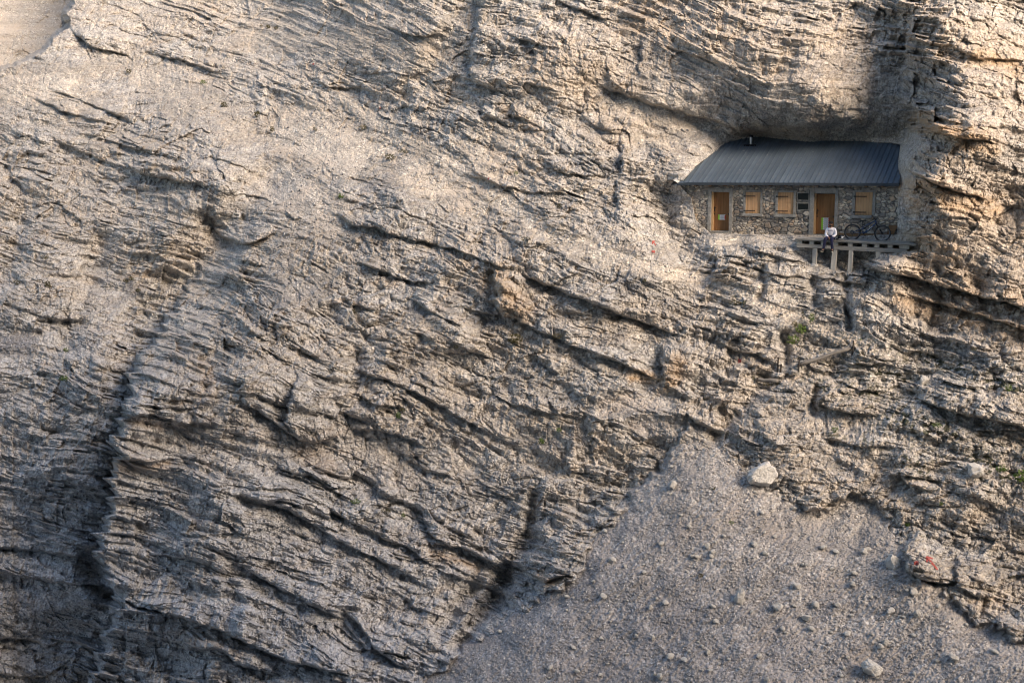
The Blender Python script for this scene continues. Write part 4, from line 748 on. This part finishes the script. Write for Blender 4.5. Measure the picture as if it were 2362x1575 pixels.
m.build('crankset', M['blk'], bk)
m = MB(); m.tube([RH+Vector((0, -.06, .05)), BB+Vector((0, -.06, .07))], .005, 4); m.tube([RH+Vector((.0, -.06, -.09)), RH+Vector((.03, -.06, -.17))], .01); m.ring(RH+Vector((0, -.055, 0)), .06, .014, 16, 4); m.build('drivetrain', M['blk'], bk)
# helmet
M['gl'] = simple('helmet_shell', (.014, .015, .018), .22, spec=.7)
hl = empty('helmet', tuple(H(1.98, DF+.16, dz(1.98)+.005)), -TH+.5, label='black and white full face helmet lying on the deck beside the man', cat='helmet')
bmh = MB(); bmh.ball((0, 0, .10), .125, (1.15, .95, .95), 3)
bmesh.ops.delete(bmh.bm, geom=[v for v in bmh.bm.verts if v.co.z < .045], context='VERTS'); s_ = bmh.build('shell', M['gl'], hl, True)
m = MB(); m.tube([(-.11, -.09, .05), (-.19, -.04, .045), (-.20, .02, .045), (-.12, .08, .05)], .028); m.build('chin_bar', M['gl'], hl, True)
m = MB(); m.prism([(-.20, .16), (-.06, .20), (-.05, .215), (-.19, .175)], -.085, .085); m.build('visor', M['blk'], hl)
m = MB(); m.prism([(-.03, .09), (.03, .08), (.09, .13), (.05, .16), (-.02, .15)], -.122, -.108); m.build('side_panel', M['white'], hl)
m = MB(); m.tube([(.12, -.05, .02), (.25, -.02, .012), (.36, .03, .012)], .012); m.build('strap', M['blk'], hl)

# ------------------------------------------------------------------ path timbers
def timber(name, p0, p1, r, lab, stakes, cat='log'):
    a = surf(*p0, .12); b_ = surf(*p1, .12); mid = (a+b_)/2; o = empty(name, tuple(mid), 0, label=lab, cat=cat)
    m = MB(); n = 6; m.tube([a.lerp(b_, k/n)-mid+Vector((0, 0, .02*math.sin(k*2))) for k in range(n+1)], [r*(1+.1*math.sin(k*3)) for k in range(n+1)], 10); m.build('log', M['log'], o, True)
    for t, h in stakes:
        q_ = a.lerp(b_, t)-mid+Vector((0, -r-.03, 0)); m = MB(); m.tube([q_+Vector((0, 0, -h*.6)), q_+Vector((.02, 0, h*.6))], .035, 6); m.build('stake', M['stake'], o)
    return o
timber('path_log', (1838, 843), (1968, 800), .085, 'long weathered log edging the path below the hut', [(.02, .45), (.98, .5)])
timber('step_log', (1744, 876), (1795, 878), .085, 'short dark log step at the foot of the path', [(.02, .2)])
for (x_, y_, h, la) in ((1793, 853, .55, 'taller dark wooden stake at the lower path bend'), (1800, 858, .35, 'shorter dark wooden stake at the lower path bend')):
    p = surf(x_, y_, .05); m = MB(); m.tube([(0, 0, -.25), (.03, 0, h)], .035, 6); o = m.build('wooden_stake', M['stake']); o.location = p; tag(o, la, 'stake')
for (x_, y_, la) in ((1331, 1113, 'upper rusty iron peg in the rock above the scree'), (1339, 1124, 'lower rusty iron peg in the rock above the scree')):
    p = surf(x_, y_, .02); m = MB(); m.tube([(0, .1, 0), (-.02, -.1, .0), (-.12, -.12, -.16)], .018, 6); o = m.build('iron_peg', M['stake']); o.location = p; tag(o, la, 'peg')
p = surf(1607, 535, .06); m = MB(); m.tube([(-.25, 0, .14), (.25, -.02, -.12)], .035, 6); o = m.build('wood_stick', M['stake']); o.location = p; tag(o, 'dark wooden stick lying on rock left of the hut', 'stick')
# painted trail marks
def mark(name, strokes, wpx, lab, mat=None):
    bm_ = MB(); cen = surf(*strokes[0][0])
    for st in strokes:
        prev = None; pts = []
        for i in range(len(st)-1):
            for t in np.linspace(0, 1, 7)[(0 if i == 0 else 1):]: pts.append((st[i][0]+(st[i+1][0]-st[i][0])*t, st[i][1]+(st[i+1][1]-st[i][1])*t))
        dx, dy = st[-1][0]-st[0][0], st[-1][1]-st[0][1]; L = math.hypot(dx, dy) or 1; nx_, ny_ = -dy/L*wpx/2, dx/L*wpx/2
        for x_, y_ in pts:
            k_ = 1+random.uniform(-.25, .25); r_ = [bm_.bm.verts.new(surf(x_+nx_*s_*k_, y_+ny_*s_*k_, .035)-cen) for s_ in (-1, -.33, .33, 1)]
            if prev:
                for j in range(3): bm_.bm.faces.new((prev[j], r_[j], r_[j+1], prev[j+1]))
            prev = r_
    o = bm_.build(name, mat or M['lid']); o.location = cen; return tag(o, lab, 'paint mark')
mark('painted_arrow', [[(2137,1283),(2163,1313)],[(2137,1283),(2139,1296)],[(2137,1283),(2152,1288)]], 4, 'red arrow painted on the pale boulder at lower right')
mark('painted_blotch', [[(2108,1299),(2119,1297)]], 9, 'red paint blotch beside the arrow at lower right')
mark('painted_arrow', [[(1505,556),(1513,566)],[(1505,556),(1505,563)],[(1505,556),(1511,557)]], 2.4, 'small faded red arrow painted on the rock left of the hut')
mark('painted_blotch', [[(1503,580),(1511,581)]], 5, 'small faded red blotch below the faded arrow')
mark('painted_square', [[(1703,832),(1710,832)]], 9, 'red square painted on the rock below the path')
mark('painted_dot', [[(1125,413),(1129,413)]], 4.5, 'red paint dot on the pale ledge left of centre')
mark('painted_dot', [[(875,250),(878,250)]], 3.2, 'tiny red paint dot beside the upper path')
mark('painted_dot', [[(721,148),(724,148)]], 3.2, 'tiny red paint dot near the top of the slope')

# ------------------------------------------------------------------ stones
def rock_mesh(seed, sub_=3, flat=.75):
    r = random.Random(seed); bm_ = bmesh.new(); bmesh.ops.create_icosphere(bm_, subdivisions=sub_, radius=1)
    planes = [(Vector((r.gauss(0, 1), r.gauss(0, 1), r.gauss(0, 1))).normalized(), r.uniform(.55, .85)) for _ in range(9)]
    off = r.uniform(0, 99)
    for v in bm_.verts:
        d = v.co.normalized(); k = 1.0
        for n_, c in planes:
            dt = d.dot(n_)
            if dt > 0: k = min(k, c/dt)
        v.co = d*k
    co = np.array([v.co for v in bm_.verts], 'f4'); nz = .11*fbm(co[:, 0]*1.6+off, co[:, 1]*1.6+co[:, 2]*1.7, 4, seed % 50)+.06*ridge(co[:, 0]*2.5+off, co[:, 2]*4+co[:, 1]*3, 3, 3)-.05
    for v, k in zip(bm_.verts, nz): v.co *= 1+float(k)
    me = bpy.data.meshes.new('stone'); bm_.to_mesh(me); bm_.free(); me.materials.append(M_bould)
    return me
def boulder(x_, y_, wpx, hpx, seed, lab, rot=0, sub_=5, nm_='boulder'):
    me = rock_mesh(seed, sub_); d = bilg(sdep_full, x_, y_); k = d/FPX; o = bpy.data.objects.new(nm_, me); C.objects.link(o)
    o.scale = (wpx/2*k*1.12, wpx/2*k*1.0, hpx/2*k*1.15); o.rotation_euler = (0, rot, random.uniform(-.3, .3)); o.location = surf(x_, y_, wpx/2*k*.75); return tag(o, lab, 'boulder')
for a in [(1758,1094,66,50,3,'large pale boulder at the top edge of the scree',-.4),(2250,1082,42,34,5,'white rounded boulder perched on the rock at right',.1),(2012,1541,48,44,8,'cream stepped boulder at the bottom edge of the scree',.2),(1794,1398,28,20,11,'pale flat stone block with a small stone above it',.25),
 (2060,1297,32,46,14,'smooth white stone leaning left of the arrow rock',0),(1706,1378,24,48,17,'dark gnarled rock stub standing in the scree',.2),(1968,1347,15,15,20,'white angular stone right of the stepped scree',.1),(2116,1413,16,20,22,'white angular stone below the arrow rock',.3),(1838,1350,20,18,25,'flat pale stone plate in mid scree',.6),
 (1633,1258,13,16,27,'white stone cube beside the orange stone left on the scree',0),(1993,1272,16,17,29,'pointed pale stone left of the white stone',.3),(2200,1514,24,14,31,'long white stone near the bottom right corner',.3),(1552,1118,20,20,33,'bluish pale stone at the top of the scree',.2),(1506,1470,12,14,35,'lone white stone in the lower left scree',0),
 (1522,1560,16,18,37,'white stone at the bottom edge left of the scree',.1),(1634,1503,12,13,39,'round white stone low on the scree left',0),(1651,1432,16,12,40,'cream stone below the gnarled stub',.1),(1898,1262,20,10,41,'flat grey plate stone right of the scree middle',0),(1500,1400,13,12,43,'pale stone in the middle of the scree left',.4),(2043,1480,14,18,45,'upright pale stone above the stepped boulder',.2),
 (2076,1249,10,9,48,'small dark grey stone wedged beside the arrow rock',0),(2130,880,22,26,50,'upright white block in the row right of the path',.3)]: boulder(*a)
protos = [rock_mesh(100+k, 2) for k in range(10)]
r = random.Random(5); n = 0
while n < 230:
    x_ = r.uniform(1000, 2400); y_ = r.uniform(1040, 1590)
    if bilg(SCD, x_, y_) < 4: continue
    o = bpy.data.objects.new('stone', protos[n % 10]); C.objects.link(o); s_ = .045+.13*r.random()**3; o.scale = (s_*r.uniform(.8, 1.5), s_, s_*r.uniform(.5, .9)); o.rotation_euler = (r.uniform(-.4, .4), r.uniform(-.4, .4), r.uniform(0, 6)); o.location = surf(x_, y_, s_*.6); n += 1
    tag(o, 'small loose pale limestone stone lying on the scree', 'stone', 'loose stones on the scree')
# gravel: far too many to count
def rubble(name, pts, sizes, lab, seed):
    rg = np.random.default_rng(seed); n_ = len(pts); base = np.array([(1, 0, 0), (-1, 0, 0), (0, 1, 0), (0, -1, 0), (0, 0, 1), (0, 0, -1)], 'f4'); fc = np.array([(0, 2, 4), (2, 1, 4), (1, 3, 4), (3, 0, 4), (2, 0, 5), (1, 2, 5), (3, 1, 5), (0, 3, 5)])
    a = rg.uniform(0, 6.28, n_); c, s_ = np.cos(a), np.sin(a); v = base[None]*rg.uniform(.6, 1.35, (n_, 6, 1))*rg.uniform(.6, 1.2, (n_, 1, 3)); v = v+rg.uniform(-.25, .25, v.shape)
    t = rg.uniform(-.7, .7, n_); v = np.stack([v[..., 0]*c[:, None]-v[..., 1]*s_[:, None], v[..., 0]*s_[:, None]+v[..., 1]*c[:, None], v[..., 2]+t[:, None]*v[..., 0]], -1)*sizes[:, None, None]+pts[:, None]
    me = bpy.data.meshes.new(name); f = (fc[None]+np.arange(n_)[:, None, None]*6).reshape(-1, 3); vv = v.reshape(-1, 3).astype('f4'); me.vertices.add(len(vv)); me.vertices.foreach_set('co', vv.ravel()); me.loops.add(f.size); me.loops.foreach_set('vertex_index', f.ravel().astype('i4')); me.polygons.add(len(f)); me.polygons.foreach_set('loop_start', np.arange(0, f.size, 3, dtype='i4')); me.polygons.foreach_set('loop_total', np.full(len(f), 3, 'i4')); me.update(calc_edges=True)
    at = me.attributes.new('tone', 'FLOAT', 'POINT'); at.data.foreach_set('value', np.repeat(rg.random(n_), 6).astype('f4'))
    o = bpy.data.objects.new(name, me); C.objects.link(o); me.materials.append(M['gravel']); tag(o, lab, 'gravel', kind='stuff'); return o
mg, n_, b_ = newmat('gravel_stone'); N = NB(n_); ga = N.node('ShaderNodeAttribute', attribute_name='tone'); n_.links.new(N.ramp(ga.outputs['Fac'], [(0, (.15, .145, .14)), (.5, (.31, .295, .285)), (.92, (.40, .385, .365)), (1, (.70, .68, .65))]), b_.inputs['Base Color']); M['gravel'] = mg
rg = np.random.default_rng(3)
def scatter(n_, x0, x1, y0, y1, field, thr, name, lab, smin, smax, seed, clump=60):
    x_ = rg.uniform(x0, x1, n_); y_ = rg.uniform(y0, y1, n_); f_ = bilg(field, x_, y_)+.0; cl = fbm((x_/clump).astype('f4'), (y_/clump).astype('f4'), 3, seed)
    k_ = (f_ > thr) & (rg.random(n_) < .35+.9*cl+.25) & (bilg(HD, x_, y_) < -6); x_, y_ = x_[k_], y_[k_]; s_ = smin+(smax-smin)*rg.random(len(x_))**3.2
    d = bilg(sdep_full, x_, y_)-s_*.35; rx, rz = ray(x_, y_); rubble(name, np.stack([rx*d, d, rz*d], -1), s_, lab, seed)
scatter(110000, 960, 2420, 1030, 1600, SCD, 2, 'scree_gravel', 'loose pale gravel covering the scree fan at lower right', .011, .042, 11)
scatter(60000, 0, 2400, 100, 1560, np.where(SCD > -5, 0, soil), .45, 'ledge_gravel', 'pale rubble and grit lying on the ledges and terraces of the cliff', .02, .10, 12)

# ------------------------------------------------------------------ plants
M['moss'] = simple('cushion_green', (.075, .115, .022), .9, .5, 30); M['moss2'] = simple('olive_moss', (.07, .062, .028), .9, .5, 30)
def tuft(wpx, hpx, k, seed, bright):
    r_ = random.Random(seed); m = MB(); R0 = 1
    for i in range(90):
        a = r_.uniform(0, 6.28); rr_ = math.sqrt(r_.random()); x_, z_ = rr_*math.cos(a), rr_*math.sin(a); hh = (1-rr_*rr_)*.5+r_.uniform(-.08, .08)
        p = Vector((x_*wpx/2*k, -hh*min(wpx, hpx)/2*k, z_*hpx/2*k)); s_ = r_.uniform(.22, .4)*min(wpx, hpx)*k*.6
        d = Vector((r_.gauss(0, 1), r_.gauss(0, 1)-.5, r_.gauss(0, 1)+.4)).normalized(); e = d.orthogonal().normalized()*s_*.6
        v = [m.bm.verts.new(p+q_) for q_ in (-e, d*s_*.6-e*.2, d*s_*1.3, e)]; m.bm.faces.new(v)
    return m.build('cushion_plant', M['moss'] if bright else M['moss2'])
TUFTS = [ # px, py, w, h, bright, label
 (1847,759,26,20,1,'largest bright green cushion plant above the path log'),(1832,748,13,12,0,'small olive plant above left of the largest green cushion'),(1829,783,28,18,1,'dark green cushion in the crevice left of the path'),(1872,732,13,20,1,'narrow green tuft on the rock below the deck'),(1852,728,8,16,0,'slim olive tuft left of the narrow green tuft'),
 (1694,698,30,10,0,'dark mossy patch on the path edge left of the deck posts'),(1925,990,14,12,1,'round green cushion on the pale slab at right'),(1921,520+1042-520-6,1,1,0,''),(2311,1080,30,16,1,'large green cushion at the right edge'),(2352,1098,26,30,1,'widest green cushion touching the right edge'),(2280,1062,20,12,0,'olive moss patch left of the right edge cushions'),
 (1770,885,26,8,0,'moss tuft under the short step log'),(1983,783,8,4,1,'tiny green tuft at the top end of the path log'),(1644,1125,14,9,0,'olive tuft high on the scree'),(1687,1205,13,7,1,'green tuft on the scree right of the ridge'),(1616,1326,10,9,0,'olive tuft on the scree at left'),
 (1188,782,30,22,0,'olive moss patch among gravel in the middle'),(1213,32+520,24,10,0,'dark moss beside the upper path bend'),(1285,775,24,9,0,'dark moss strip under the long ledge in the middle'),(899,363,26,14,0,'dark shrub patch on the upper slope, left of a pair'),(930,350,28,9,0,'dark shrub patch on the upper slope, right of a pair'),(838,294,14,10,0,'dark tuft above the pair of shrub patches'),
 (786,453,12,10,1,'green tuft at the left end of the dark ledge'),(1290,475,10,9,0,'round dark tuft in the rock centre top'),(1289,991,12,8,1,'green cushion on the gravel ledge in the centre'),(1249,1017,13,12,1,'round green cushion below the gravel ledge in the centre'),(1363,1000,14,7,0,'olive tuft right of the gravel ledge cushions'),(919,957,10,12,1,'green cushion on the shaded slab'),(928,946,11,9,0,'olive cushion above the shaded slab cushion'),
 (111,660,14,22,0,'dark shrub on the left wall, the tallest there'),(40,651,16,8,0,'flat dark tuft at the far left edge'),(103,593,18,8,0,'dark tuft above the tallest left shrub'),(291,648,11,8,0,'dark tuft left of a pair in the left gully'),(303,643,11,8,0,'dark tuft right of a pair in the left gully'),(319,670,10,8,0,'dark tuft below the pair in the left gully'),(152,807,10,9,1,'dark green tuft beside the left pocket'),(148,872,20,12,1,'green moss on the left wall'),
 (469,191,12,10,1,'green cushion on the upper left slope'),(517,243,16,12,0,'grey green shrub on the upper left slope'),(593,264,12,11,0,'dark round tuft on the upper left slope'),(297,165,10,8,0,'dark tuft near the top left rock'),(618,63,9,8,0,'dark round tuft, middle of three near the top'),(603,61,6,5,0,'dark round tuft, left of three near the top'),(637,66,7,6,0,'dark round tuft, right of three near the top'),(628,298,9,10,0,'dark tuft by the top of the gully'),(726,298,9,7,0,'dark tuft right of the gully top'),
 (820,1156,22,12,1,'green moss on the shaded lower ledge, left'),(890,1178,22,10,0,'green moss on the shaded lower ledge, right'),(930,1188,8,8,1,'small green cushion right of the shaded moss'),(2245,805,14,9,0,'moss in the crack at the right'),(2325,895,16,14,1,'moss below the crack at the right edge'),(2160,980,24,10,1,'moss patch below the row of blocks'),(2010,895,16,8,0,'moss patch under the row of white blocks'),(2093,1209,9,9,1,'small green tuft above the arrow rock'),(2170,1161,8,7,1,'small green tuft on the rock at the right'),(2335,1330,12,6,0,'olive tuft on the boulder at the right edge'),
 (1190,400,8,6,1,'tiny green tuft above the red dot ledge'),(1486,647,9,9,0,'olive tuft on the path edge in the centre'),(817,719,12,9,0,'olive tuft below the dark ledges at left'),(1052,800,10,7,0,'dark tuft at the middle ledge')]
for i, (x_, y_, w_, h_, br, la) in enumerate(TUFTS):
    if not la: continue
    k_ = float(bilg(sdep_full, x_, y_))/FPX; o = tuft(w_+1.5, h_+1.5, k_, i, br); o.location = surf(x_, y_, .24); tag(o, la, 'plant')
print('verts', NX, NY)
